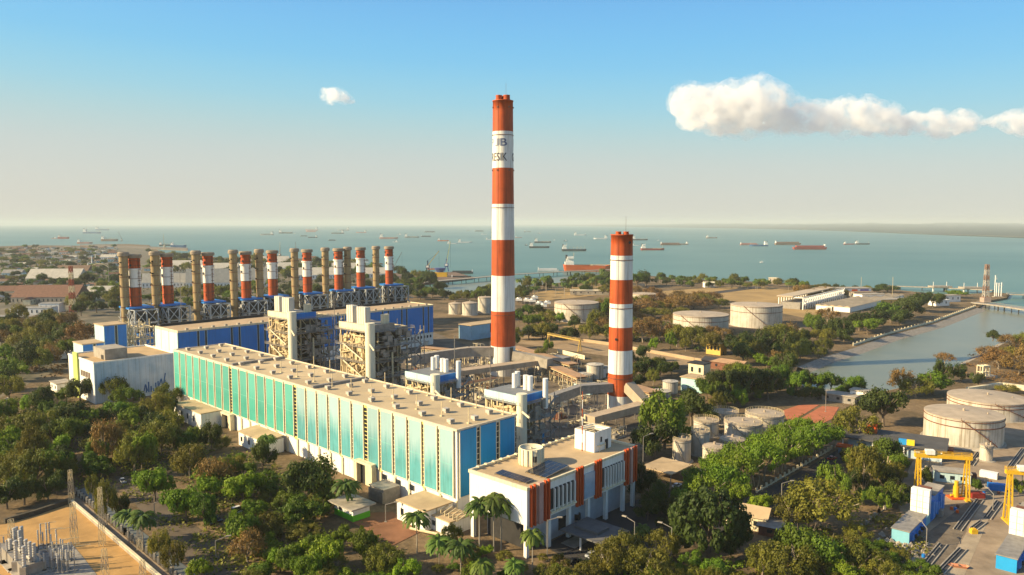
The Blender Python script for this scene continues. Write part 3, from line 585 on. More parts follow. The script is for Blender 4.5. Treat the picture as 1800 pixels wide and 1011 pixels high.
# ------------------------------------------------------------------ boiler units behind the teal hall
def boiler(label, P, L_, W_, H_, big, seed):
    r = random.Random(seed); t = thing('boiler_unit', label, 'boiler', P, AZ); foot(t,-L_,0,0,W_,4)
    MB().box(-L_+4,-5,4.5,W_-4,6,H_-5).build('boiler_casing', mat('boiler_casing', (.13,.10,.07), .6, .3, .8), t)
    rs = MB().box(-L_,-1.5,.5,W_*.62 if big else W_,H_-.2,H_+.35); rs.build('roof', mat('low_boiler_roof', (.20,.21,.22), .25,.2,.7) if not big else mat('boiler_roof', (.40,.33,.25), .25,.2,.7), t)
    MB().box(-L_-.4,-.5,-.1,.5,H_-3.0,H_+.6).build('fascia', PBLUE if not big else CREAM, t)
    MB().box(-1.5,-1.0,.5,W_*.62 if big else W_,H_-3.0,H_+.6).build('fascia', BLUE if label.find('far') > 0 or not big else STEEL, t)
    sm = MB(); sm.lathe(0,0,[(2.4 if big else 2.2,0),(2.4 if big else 2.2,H_+2),(0,H_+2)],20); sm.build('stair_tower', mat('stair_tower_cream', (.74,.68,.50), .08,.2,.6, streak=.1), t, False)
    fr = MB(); nl = 6 if big else 4; xs = [-L_+i*(L_-3)/4 for i in range(5)]; ys = [.8+i*(W_-1.2)/4 for i in range(5)]
    for xx in xs:
        for yy in ys: fr.bar((xx,yy,0),(xx,yy,H_-(0 if yy < W_*.6 or not big else 6+r.random()*6)),.7)
    for l in range(1, nl+1):
        z = H_*l/(nl+.3)
        for xx in xs: fr.bar((xx,ys[0],z),(xx,ys[-1],z),.5)
        for yy in ys: fr.bar((xs[0],yy,z),(xs[-1],yy,z),.5)
        for i in range(4):
            if r.random() < .6: fr.bar((xs[i],ys[0],z),(xs[i+1],ys[0],z-H_/(nl+.3)),.35)
            if r.random() < .5: fr.bar((xs[-1],ys[i],z),(xs[-1],ys[i+1],z-H_/(nl+.3)),.35)
    fr.build('steel_frame', LSTEEL, t)
    for l in range(1, nl+1):
        z = H_*l/(nl+.3)-.4; mb = MB(); ex = 2.5 if l % 2 else 1
        mb.box(-L_-1, 1, -2.2, .6, z-.15, z); mb.box(-1.2, ex+1, .8, W_+ex, z-.15, z)
        mb.rail(-L_-1, .8, -2.1, .5, z, 1.1, 3, .1); mb.rail(-1.2, ex+.9, .9, W_+ex-.1, z, 1.1, 3, .1)
        mb.build('walkway', STEEL, t)
    pm = MB()
    for i in range(300 if big else 120):
        z = 4+r.random()*(H_-9); x0 = -L_+1+r.random()*(L_-5); yy = -1.6+r.random()*2
        k = r.random()
        if k < .4: pm.bar((x0,yy,z),(x0,yy,z+3+r.random()*8 if z < H_-12 else z-4),.35+r.random()*.6,None,6)
        elif k < .75: pm.bar((x0,yy,z),(min(-3.2,x0+3+r.random()*8),yy,z+r.uniform(-3,3)),.3+r.random()*.6,None,6)
        else: pm.box(x0,x0+1+r.random()*2.5,yy,yy+1.5,z,z+1+r.random()*2.5)
    pm.build('pipe', mat('lagged_pipe', (.68,.53,.30), .45, .4, .5), t)
    pm = MB()
    for i in range(120 if big else 60):
        z = 3+r.random()*(H_-8); y0 = 2+r.random()*(W_-6); xx = -1+r.random()*2.5
        if r.random() < .6: pm.bar((xx,y0,z),(xx,min(W_,y0+2+r.random()*6),z+r.uniform(-2,2)),.3+r.random()*.5,None,6)
        else: pm.box(xx,xx+1.2,y0,y0+1+r.random()*3,z,z+1+r.random()*3)
    pm.build('side_pipe', STEEL, t)
    dm = MB(); 
    for zz in ((H_*.8, H_*.62) if big else (H_*.7,)): dm.bar((-L_*.75,-2.6,zz),(-3,-2.4,zz-H_*.14),.7,None,8)
    dm.bar((1.8,-1.5,H_*.83),(6.5,-2.5,H_*.78),.9,None,8)
    dm.build('inclined_duct', CREAM, t)
    if big:
        for (x0, yy, n) in ((-L_+2, 3, 3), (-L_*.5-1, 2.2, 4)):
            mb = MB()
            for i in range(n): mb.box(x0+i*1.9, x0+i*1.9+1.5, yy, yy+3.2, H_+.35, H_+9)
            mb.box(x0-.2, x0+n*1.9, yy+.6, yy+2.4, H_+.35, H_+8); mb.build('exhaust_box', mat('exhaust_box_white', (.62,.58,.48),.15,.5,.6), t)
        MB().box(-5,-3,W_*.4,W_*.55,H_+.35,H_+5).build('penthouse', CREAM, t)
        MB().lathe(2.5,W_*.45,[(.5,0),(.5,H_*.72)],10).build('riser', LSTEEL, t)
    else:
        for (xx,yy) in ((-15,W_-3),(-9,W_-2.5),(-6.5,W_-2.5),(1.5,W_-2),(-17,W_+1)):
            MB().lathe(xx,yy,[(1.15,H_-6 if xx>0 else H_+.3),(1.15,H_+6.5),(0,H_+6.5)],14).build('exhaust_pipe', WHITE, t)
    mb = MB()
    for k in range(nl*2):
        z0 = H_*.9*k/(nl*2); z1 = H_*.9*(k+1)/(nl*2); a, b = (W_+2, W_+7) if k % 2 else (W_+7, W_+2)
        mb.bar((0,a,z0),(0,b,z1),1.1,.25); mb.bar((-1.4,b,z1),(1,b,z1),1.2,.2)
    for xx in (-1.6,1.4):
        for yy in (W_+1.4,W_+7.6): mb.bar((xx,yy,0),(xx,yy,H_*.95),.3)
    mb.build('staircase', STEEL, t)
    return t
BP = Vector((4,300,0))
for px, yt, big, lab, sd in ((917,692,0,'low boiler unit with grey flat roof nearest the white office',3),(766,658,0,'low boiler unit with grey flat roof left of the tall chimney',5),
                    (653,568,1,'tall boiler tower with cream stair column, the nearer of two',8),(517,548,1,'tall boiler tower with cream stair column, the farther of two',11)):
    P, tt = online(px, BP, U); P = Vector((P.x,P.y,0)); h = Zat(P, yt) - 2
    boiler(lab, P, 26 if big else 21, 26 if big else 15, h, big, sd)
AUTO = []   # things whose label is completed from what stands nearest to them
# ------------------------------------------------------------------ blue gas turbine hall
bo = Vector((-208,465,0)); BLN = 210; BW = 34; BH = Zat(bo, 583)
t = thing('blue_hall', 'long low blue hall with tan roof behind the boiler towers', 'building', bo, AZ); foot(t,-BW,0,0,BLN,3)
MB().box(-BW,-.3,.3,BLN-.3,0,BH-.4).build('wall', WHITE, t)
MB().box(-BW+.3,-.3,.3,BLN-.3,BH-.4,BH).build('roof', mat('blue_hall_roof', (.48,.34,.20), .25, .07, .9), t)
mb = MB(); mb.box(-BW-.2,.2,-.2,.3,BH-.9,BH+.5); mb.box(-BW-.2,.2,BLN-.3,BLN+.2,BH-.9,BH+.5); mb.box(-.3,.25,.3,BLN-.3,BH-.9,BH+.4); mb.box(-BW-.2,-BW+.3,.3,BLN-.3,BH-.9,BH+.5); mb.build('parapet', CREAM, t)
zb = 10.5
for (a, b) in ((-BW,-24.6),(-23.2,-13),(-11.6,0)): MB().box(a+.05,b-.05,-.3,.05,zb-4,BH-1).build('end_panel', PBLUE, t)
MB().box(-24.6,-23.2,-.1,.1,zb,BH-1.2).box(-13,-11.6,-.1,.1,zb,BH-1.2).build('end_strip', WHITE, t)
y = .4; i = 0
while y < BLN-3:
    wd = (11.5, 3.2, 15.5, 3.6)[i % 4]; wd = min(wd, BLN-.5-y)
    MB().box(-.3,.25,y,y+wd,zb,BH-.95).build('cladding_panel', BLUE, t)
    if y+wd+2 < BLN:
        mb = MB(); mb.box(-.28,.02,y+wd+.25,y+wd+1.55,zb,BH-1); mb.m = 1; mb.box(-.3,.12,y+wd,y+wd+.25,zb-1,BH-.95); mb.box(-.3,.12,y+wd+1.55,y+wd+1.8,zb-1,BH-.95)
        mb.build('window_strip', [GLASS, PBLUE], t)
    y += wd+1.8; i += 1
for i in range(18): MB().box(-.32,-.12,150+i*3.3,151.6+i*3.3,6.2,8.4).build('window', GLASS, t)
for i in range(24): MB().box(-3.5,-1.8,6+i*8.6,7.6+i*8.6,BH,BH+1.3).build('roof_vent', CONC, t)
MB().box(-BW+1,-BW+3,2,BLN-2,BH,BH+1.6).build('roof_ridge', DARK, t)
t = thing('side_block', 'pale blue side block stepping down from the left end of the blue hall', 'building', bo+Matrix.Rotation(AZ,3,'Z')@Vector((-BW-.4,0,0)), AZ)
MB().box(-7,0,1,20,0,19).build('wall', PBLUE, t); MB().box(-7.2,0,.8,20,19,19.5).build('roof', TAN, t)
# ------------------------------------------------------------------ white block at the left with lime stripe
wc = G(158, 721); wc = Vector((-231,411,0)); WHT = Zat(wc, 639)
t = thing('control_building', 'white block with lime green stripe and tan roof left of the teal hall', 'building', wc, AZ); foot(t,-42,0,0,44,3)
BLW = mat('weathered_shade_white', (.56,.63,.66), .22, .12, .7, streak=.25, rgb2=(.32,.45,.55))  # weathered white wall; the bluish shade on this side is put into the colour
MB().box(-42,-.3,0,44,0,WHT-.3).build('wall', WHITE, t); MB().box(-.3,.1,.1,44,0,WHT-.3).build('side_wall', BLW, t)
MB().box(-41.5,-.4,.4,43.6,WHT-.3,WHT).build('roof', mat('ochre_roof', (.50,.34,.17), .25, .1, .9), t)
mb = MB(); mb.box(-42.2,.2,-.2,.4,WHT-.29,WHT+.7); mb.box(-.4,.2,.4,43.6,WHT-.29,WHT+.5); mb.box(-42.2,-41.5,.4,43.6,WHT-.29,WHT+.6); mb.box(-42.2,.2,43.6,44.2,WHT-.29,WHT+.9); mb.build('parapet', WHITE, t)
MB().box(-31,-24,-1.0,-.05,0,WHT+3).build('lime_stripe', mat('lime_yellow_paint', (.58,.66,.16), .15,.3,.6), t)
for z in (5,13.5):
    for i in range(6): MB().box(-21+i*2.6,-19.2+i*2.6,-.12,.05,z,z+3.2).build('window', mat('brown_glass', (.16,.10,.06), .3,.4,.3), t)
MB().box(-24,-6,8,20,WHT,WHT+6).build('penthouse', CONC, t); MB().box(-12,-8,7.9,8.05,WHT,WHT+2.5).build('door', DARK, t)
MB().box(-42.5,-52,4,20,0,11).build('wing', WHITE, t)
mb = MB()
for pts in ([(.14,26,3),(.14,27,7),(.14,28,3)],[(.14,34,3),(.14,36,9),(.14,37,4),(.14,38.5,12)]): mb.path(pts, .7)
for i in range(9): mb.box(.1,.18,27+i*1.35,27.8+i*1.35,2,6+2.2*math.sin(i*1.7))
mb.build('mural', mat('mural_blue', (.05,.15,.36), .3,.4,.7), t)
# the boiler-house blocks behind it
def bluebox(label, pxl, pxr, depth, ytop, ln, wd, front=PBLUE, side=BLUE):
    P = Vector(((pxr-CX)/F*depth, depth, 0)); h = Zat(P, ytop); L_ = wd
    t = thing('machine_house', label, 'building', P, AZ); foot(t,-L_,0,0,ln,3)
    MB().box(-L_,-.25,.25,ln,0,h-.3).build('wall', front, t); MB().box(-L_-.2,0,-.2,ln+.2,h-.3,h+.3).build('roof', TAN, t)
    MB().box(-.25,.1,.6,ln*.45,h*.35,h-.4).box(-.25,.1,ln*.45+2.4,ln-.5,h*.35,h-.4).build('cladding_panel', side, t)
    MB().box(-.2,.05,ln*.45+.6,ln*.45+1.8,h*.35,h-.5).build('window_strip', GLASS, t)
    return t
bluebox('pale blue fronted machine house left of the first khaki stack', 157, 176, 505, 573, 15, 18)
bluebox('smaller pale blue machine house behind the lime striped white block', 112, 137, 470, 606, 13, 18)
t = bluebox('long low pale blue building left of the tall chimney', 795, 828, 640, 573, 50, 16, mat('light_blue_wall', (.30,.50,.62),.2,.2,.6), mat('light_blue_wall', (.30,.50,.62),.2,.2,.6))
# ------------------------------------------------------------------ gas turbine stacks and their boilers
KHAKI = mat('khaki_stack', (.38,.27,.13), .25, .15, .6, streak=.2)
R0 = Vector((-663/F*590, 590, 0)); K0 = Vector(((218-CX)/F*583, 583, 0))
reds = [237,294,366,432,479,540,595,634,684]; khs = [218,273,345,410.5,456,518,572,611,661]
ztR = 100-54*590/F; 
for i, px in enumerate(reds):
    P, _ = online(px, R0, V, 60); P.z = 0; y_t = 447 - 14*i/8
    zt = Zat(P, y_t); zc = Zat(P, y_t+91-25*i/8); hw = 8
    g = thing('heat_recovery_boiler', f'blue capped steel boiler frame under the {ORD[i]} red and white stack from the left' if 0 < i < 8 else ('blue capped steel boiler frame under the leftmost red and white stack' if i == 0 else 'blue capped steel boiler frame under the rightmost red and white stack'),
        'boiler', P, AZ, 'boilers under the gas turbine stacks'); foot(g,-9,22,-9,9,3)
    r = random.Random(i+40); fr = MB()
    for xx in (-8.5,0,9,20):
        for yy in (-8.5,0,8.5): fr.bar((xx,yy,0),(xx,yy,zc-1.2),.8)
    for z in (zc*.33,zc*.66,zc-1.6):
        for xx in (-8.5,0,9,20): fr.bar((xx,-8.5,z),(xx,8.5,z),.55)
        for yy in (-8.5,0,8.5): fr.bar((-8.5,yy,z),(20,yy,z),.55)
    for z0, z1 in ((0,zc*.33),(zc*.33,zc*.66),(zc*.66,zc-1.6)):
        for a, b in ((-8.5,0),(0,9),(9,20)): fr.bar((a,-8.6,z0),(b,-8.6,z1),.5); fr.bar((b,-8.6,z0),(a,-8.6,z1),.5)
        for a, b in ((-8.5,0),(0,8.5)): fr.bar((20.1,a,z0),(20.1,b,z1),.5); fr.bar((20.1,b,z0),(20.1,a,z1),.5)
    fr.build('steel_frame', mat('blue_grey_frame', (.42,.44,.45), .3,.4,.6), g)
    MB().box(-6.5,18,-6.5,6.5,3,zc-3).build('casing', DARK, g)
    MB().box(-9.5,11,-9.5,9.5,zc-1.2,zc).build('cap', BLUE, g)
    mb = MB()
    for k in range(60): 
        a = Vector((r.uniform(-9,22), r.choice((-9.2,9.0,r.uniform(-9,9))), r.uniform(2,zc-4))); mb.bar(a, a+Vector((r.uniform(-4,4), r.uniform(-1,1), r.uniform(-4,4))), r.uniform(.4,1.1), None, 6)
    for k in range(8): mb.box(*(lambda q,s: (q,q+s,-10.5,-8.8))(r.uniform(-8,16),r.uniform(1,3)), *(lambda q: (q,q+r.uniform(1,3)))(r.uniform(2,zc-5)))
    mb.build('pipe', mat('pale_pipe', (.48,.47,.44), .4,.4,.5), g)
    MB().box(10,24,-7,7,0,zc*.45).box(13,19,-9,-7,0,zc*.3).build('inlet_house', BLUE if i % 2 == 0 else PBLUE, g)
    mb = MB(); 
    for z in (zc*.33, zc*.66): mb.rail(-10,21.5,-10,10,z,1.1,4,.12)
    mb.build('railing', LSTEEL, g)
    s = thing('gas_turbine_stack', (f'{ORD[i]} red and white stack from the left in the row of paired stacks' if 0 < i < 8 else ('leftmost red and white stack, beside the first khaki one' if i == 0 else 'rightmost red and white stack, at the far end of the row')), 'stack', (P.x,P.y,zc), 0, 'red and white gas turbine stacks')
    rad = 18.8/2/F*590*(1 if i < 8 else .95); H = zt-zc; a, b = H*.36, H*.70
    MB().lathe(0,0,[(rad*1.0,.01),(rad,a)],28).build('band', REDP, s, True); MB().lathe(0,0,[(rad*1.04,a),(rad*1.04,b),(rad*1.22,b+.01),(rad*1.22,b+1.2),(rad*1.04,b+1.2)],28).build('band', WHITE, s)
    MB().lathe(0,0,[(rad,b+1.2),(rad,H-3)],28).build('band', REDP, s, True)
    MB().lathe(0,0,[(rad*1.0,H-3),(rad*1.28,H-2.7),(rad*1.28,H-.6),(rad*1.12,H),(rad*.9,H),(rad*.9,H-2.5),(0,H-2.6)],28).build('rim', mat('stack_rim', (.34,.27,.19), .3,.5,.7), s)
    mb = MB()
    for z in (a*.5, a, (a+b)/2, H-5, H-9): mb.lathe(0,0,[(rad,z),(rad+.35,z),(rad+.35,z+.35),(rad,z+.35)],20)
    mb.build('ring', RUST, s)
    for (zz, an) in ((H-6,-60),(H-8.5,-15),((a+b)/2+1.5,-35)):
        q = Vector((math.sin(R(an)),-math.cos(R(an)),0)); MB().bar(q*rad*.98+Vector((0,0,zz)), q*(rad+.5)+Vector((0,0,zz)), 1.5, 2.2, 8).build('port', DARK, s)
    mb = MB(); q = Vector((math.sin(R(65)),-math.cos(R(65)),0))
    for z in range(2, int(H)-3, 3): mb.box(*(lambda c: (c.x-.9,c.x+.9,c.y-.9,c.y+.9))(q*(rad+.7)), z, z+.25)
    mb.bar(q*(rad+.4)+Vector((0,0,1)), q*(rad+.4)+Vector((0,0,H-3)), .3); mb.build('ladder', RUST, s)
for i, px in enumerate(khs):
    P, _ = online(px, K0, V, 60); P.z = 0; y_t = 443 - 10.5*i/8; H = Zat(P, y_t)
    s = thing('bypass_stack', (f'{ORD[i]} khaki steel stack from the left in the row of paired stacks' if 0 < i < 8 else ('leftmost khaki steel stack, at the near end of the row' if i == 0 else 'rightmost khaki steel stack, at the far end of the row')), 'stack', P, 0, 'khaki gas turbine stacks'); rad = 14.8/2/F*583; foot(s,-4,4,-4,4)
    MB().lathe(0,0,[(rad*.9,0),(rad*.92,H*.5),(rad,H*.55),(rad,H-3.5)],28).build('shaft', KHAKI, s, True)
    MB().lathe(0,0,[(rad,H-3.5),(rad*1.3,H-3.2),(rad*1.3,H-.8),(rad*1.05,H),(rad*.85,H),(rad*.85,H-2),(0,H-2.1)],28).build('rim', mat('stack_rim', (.34,.27,.19), .3,.5,.7), s)
    mb = MB()
    for z in (H*.35,H*.45,H*.55,H*.65,H*.75,H*.85): mb.lathe(0,0,[(rad,z),(rad+.4,z),(rad+.4,z+.4),(rad,z+.4)],20)
    mb.build('ring', RUST, s)
    for zz, an in ((H-9,-50),(H-8,-8),(H-17,-45),(H-17.5,-5),(H-26,-40)):
        q = Vector((math.sin(R(an)),-math.cos(R(an)),0)); MB().bar(q*rad*.98+Vector((0,0,zz)), q*(rad+.9)+Vector((0,0,zz)), 1.2, None, 8).build('port', DARK, s)
    mb = MB()
    for k in range(16):
        q = Vector((math.sin(R(25+ (k*37) % 60)),-math.cos(R(25+(k*37) % 60)),0)); z = 30+(H-36)*k/16; mb.bar(q*rad+Vector((0,0,z)), q*(rad+1.1)+Vector((0,0,z)), .6,None,6)
    mb.build('bracket', STEEL, s)
    MB().lathe(0,0,[(rad*.9+.1,0),(rad*.9+1,0),(rad*.9+.1,2.5)],16).build('footing', CONC, s)
P = Vector(((236-CX)/F*535, 535, 0)); zc = Zat(P, 556)
g = thing('pipe_tower', 'pale steel tower tangled with pipes in front of the leftmost stacks', 'tower', P, AZ); foot(g,-12,12,-9,9); r = random.Random(4); fr = MB(); pm = MB()
for xx in (-11,-4,4,11):
    for yy in (-7,0,7): fr.bar((xx,yy,0),(xx,yy,zc*r.uniform(.75,1)),.6)
    for z in (zc*.3,zc*.55,zc*.78): fr.bar((xx,-7,z),(xx,7,z),.5)
for yy in (-7,0,7):
    for z in (zc*.3,zc*.55,zc*.78): fr.bar((-11,yy,z),(11,yy,z),.5)
for z0,z1 in ((0,zc*.3),(zc*.3,zc*.55),(zc*.55,zc*.78)):
    for a,b in ((-11,-4),(-4,4),(4,11)): fr.bar((a,-7,z0),(b,-7,z1),.4); fr.bar((b,-7,z0),(a,-7,z1),.4)
fr.build('frame', LSTEEL, g)
for k in range(90):
    a = Vector((r.uniform(-11,11),r.uniform(-8,7),r.uniform(2,zc-2))); pm.bar(a,a+r.choice((Vector((r.uniform(2,6),0,0)),Vector((0,r.uniform(2,5),0)),Vector((0,0,-r.uniform(2,8))))),r.uniform(.4,1.1),None,6)
pm.build('pipework', mat('pale_pipe', (.48,.47,.44), .4,.4,.5), g)
# ------------------------------------------------------------------ pipe racks, small sheds and clutter of the plant yard
def rack(label, a, b, z, w=4, roofm=None, n=10, name='pipe_rack'):
    a = Vector((a[0],a[1],0)); b = Vector((b[0],b[1],0)); d = (b-a); Ln = d.length; t = thing(name, label, 'pipe rack', a, math.atan2(d.y,d.x)); fr = MB()
    for i in range(n+1):
        x = Ln*i/n
        for y in (-w/2,w/2): fr.bar((x,y,0),(x,y,z),.4)
        fr.bar((x,-w/2-.5,z),(x,w/2+.5,z),.4); fr.bar((x,-w/2,z*.6),(x,w/2,z*.6),.35)
        if i % 2 == 0 and i < n: fr.bar((x,-w/2,0),(x+Ln/n,-w/2,z),.25)
    for y in (-w/2,w/2): fr.bar((0,y,z),(Ln,y,z),.4)
    fr.build('frame', LSTEEL, t); mb = MB()
    for i in range(5): y = -w/2+.4+i*(w-.8)/4; mb.bar((0,y,z+.35),(Ln,y,z+.35),.35+.15*(i%3),None,6); 
    for i in range(3): y = -w/2+.6+i*(w-1.2)/2; mb.bar((0,y,z*.6+.3),(Ln,y,z*.6+.3),.4,None,6)
    mb.build('pipe', mat('rusty_pipe', (.42,.24,.13), .4,.2,.7), t)
    if roofm: MB().box(-.5,Ln+.5,-w/2-1,w/2+1,z+1.2,z+1.5).build('roof', roofm, t)
    return t
ROOFB = mat('brown_sheet_roof', (.44,.27,.15), .3,.15,.85)
rack('long brown roofed pipe rack running right from the tall chimney', G(904,628), G(1008,662), 7, 6, ROOFB, 12)
rack('second brown roofed pipe rack below the long one', G(960,662), G(1022,690), 8, 6, ROOFB, 8)
rack('brown roofed rack between the tall chimney and the far boiler tower', G(820,640), G(745,632), 8, 5, ROOFB, 8)
rack('roofless pipe rack in front of the tall chimney', G(805,702), G(872,688), 8, 5, None, 8)
rack('roofed rack right of the shorter chimney base', G(1112,700), G(1150,712), 6, 7, ROOFB, 5)
def shed(name, label, px, py, w, d, h, wallm, roofm, rz=AZ, gable=0, cat='building', win=0):
    P = G(px,py) if not isinstance(px, Vector) else px; t = thing(name, label, cat, P, rz); foot(t,-w/2,w/2,-d/2,d/2,1)
    MB().box(-w/2,w/2,-d/2,d/2,0,h).build('wall', wallm, t); o = .6
    if gable:
        MB().add([(-w/2-o,-d/2-o,h),(w/2+o,-d/2-o,h),(w/2+o,0,h+gable),(-w/2-o,0,h+gable),(w/2+o,d/2+o,h),(-w/2-o,d/2+o,h)],[(0,1,2,3),(3,2,4,5),(0,3,5),(1,4,2),(1,0,5,4)]).build('roof', roofm, t)
    else: MB().box(-w/2-o,w/2+o,-d/2-o,d/2+o,h+.002,h+.5).build('roof', roofm, t)
    for i in range(win): 
        x = -w/2+w*(i+.5)/win; MB().box(x-.8,x+.8,-d/2-.1,-d/2+.05,h*.4,h*.75).build('window', GLASS, t)
    if win: MB().box(w/2-.05,w/2+.1,-1,.8,0,2.4).build('door', DARK, t)
    return t
shed('pump_house','white walled house with pale roof just left of the shorter chimney',1052,660,14,9,6,WHITE,CONC,win=3)
shed('plant_shed','blue walled shed wedged between teal hall and boiler frames',930,782,8,12,7,BLUED,STEEL,win=2)
shed('plant_shed','small pale shed on the yard below the tall chimney',832,668,9,7,5,CONC,TAN,win=2)
shed('plant_shed','low flat shed with grey roof right of the tall chimney foot',985,640,12,8,5,CONC,STEEL,win=2)
shed('plant_shed','blue fronted shed under the overhead duct left of the shorter chimney',1030,690,12,8,5.5,PBLUE,CONC,win=3)
shed('plant_shed','pale blue flat roofed cabin among the trees right of the shorter chimney',1224,686,14,12,8,mat('mint_wall',(.40,.62,.60),.15,.3,.6),TAN,win=0)
shed('plant_shed','cream shed with dark canopy behind the mint coloured cabin',1229,662,11,9,9,CREAM,DARK,win=2)
shed('filter_house','yellow and cream striped filter house at the end of the dusty road',1259,622,12,10,9,mat('yellow_wall',(.68,.44,.10),.2,.4,.6),CREAM,win=4)
shed('plant_shed','brown sheet roofed shed beside the yellow filter house',1275,648,30,12,5,RUST,ROOFB,gable=2,win=4)
shed('plant_shed','blue sided shed under trees left of the channel',1395,590,16,10,5,mat('blue_wall',(.06,.20,.36),.3,.3,.6),CONC,gable=2,win=3)
shed('plant_shed','white roofed shelter at the near end of the channel',1478,705,18,9,4,STEEL,CONC,win=3)
shed('plant_shed','white pump cabin beside the near end of the channel',1512,706,9,7,6.5,WHITE,CONC,win=2)
shed('plant_shed','low white block at the far left margin of the white block',108,686,12,8,5,WHITE,CONC,win=2)
shed('plant_shed','small gabled cream house under bright trees by the right road',1316,922,13,9,4.5,CREAM,TAN,rz=R(-30),gable=2.5,win=2)
shed('plant_shed','tin roofed lean-to beside the small gabled cream house',1357,936,7,8,3.2,RUST,STEEL,rz=R(-30),gable=.8,win=1)
for j,(px,py,w,h,lab) in enumerate(((952,648,9,7,'squat tan drum tank right of the tall chimney'),(1046,664,11,9,'cream drum tank just left of the shorter chimney'),(1024,668,13,4,'low wide tank left of the cream drum tank'),
       (1178,690,9,7,'small white drum tank right of the shorter chimney'),(1162,697,11,3.5,'low wide white basin beside the small drum tank'))):
    t = thing('drum_tank', lab, 'tank', G(px,py)); MB().lathe(0,0,[(w/2,0),(w/2,h),(w/2-.3,h),(0,h+.8)],24).build('shell', TANKW, t, False); MB().lathe(0,0,[(w/2+.02,h-.4),(w/2+.25,h-.4),(w/2+.25,h),(w/2+.02,h)],24).build('rim', STEEL, t); foot(t,-w/2,w/2,-w/2,w/2)
r = random.Random(12); n = 0
spots = [(772,652),(800,648),(818,655),(845,640),(722,640),(735,655),(752,628),(990,700),(1010,710),(1040,735),(985,735),(1000,750),(965,705),(945,668),(1030,672),(915,668),(880,690),(850,690),(838,702),(775,690),(1015,640),(935,655),(1060,690),(1050,745),(1000,690)]
while len(spots) < 62:
    q = (r.uniform(690,1090), r.uniform(600,770)); x, y = q
    if not (y < 640+(x-690)*.33 and y > 596+(x-690)*.13): continue
    if blocked(G(x,y), 2) or any(abs(x-a) < 9 and abs(y-b) < 5 for a, b in spots): continue
    spots.append(q)
adj = ['rusty','grey','cream','pale','brown']; wh = ['below the tall chimney','near the boiler frames','in the plant yard','beside the pipe racks','left of the shorter chimney']
for i,(px,py) in enumerate(spots):
    P = G(px,py); k = r.randrange(3); m = [RUST,STEEL,CREAM,CONC,LSTEEL][i % 5]
    t = thing('machine_skid', '', 'machinery', P, AZ + (0 if k else math.pi/2), 'pipework skids in the plant yard'); mb = MB(); AUTO.append((t, adj[i % 5] + ' pipework skid'))
    L_ = r.uniform(5,11); W_ = r.uniform(3,5); H_ = r.uniform(2.5,7)
    mb.box(-L_/2,L_/2,-W_/2,W_/2,0,.4).box(-L_*.3,L_*.1,-W_*.3,W_*.3,.4,H_*.6); mb.build('base', m, t)
    mb = MB(); mb.bar((L_*.15,0,1.6),(L_*.48,0,1.6),1.8,None,10)
    for q in range(5): x = r.uniform(-L_/2,L_/2); y = r.uniform(-W_/2,W_/2); mb.bar((x,y,.4),(x,y,H_),.35,None,6).bar((x,y,H_),(x+r.uniform(-3,3),y,H_),.3,None,6)
    mb.build('pipe', LSTEEL, t); fr = MB()
    for x in (-L_/2,L_/2):
        for y in (-W_/2,W_/2): fr.bar((x,y,.4),(x,y,H_),.22)
    for y in (-W_/2,W_/2): fr.bar((-L_/2,y,H_),(L_/2,y,H_),.22)
    fr.build('frame', STEEL, t)
# tall lightning poles of the yard
for px,py,yt,lab in ((590,668,520,'in front of the far boiler tower'),(700,690,560,'in front of the near boiler tower'),(800,740,590,'behind the teal hall roof'),(1020,770,655,'behind the office stair house'),(862,700,600,'before the tall chimney'),(322,640,470,'left of the blue hall'),(1085,640,560,'behind the shorter chimney')):
    P = G(px,py); t = thing('lightning_pole', 'thin grey lightning pole '+lab, 'pole', P); h = max(14, Zat(P, yt)); MB().bar((0,0,.3),(0,0,h),.35,None,6).build('shaft', STEEL, t); MB().box(-.5,.5,-.5,.5,0,.3).build('base', CONC, t)
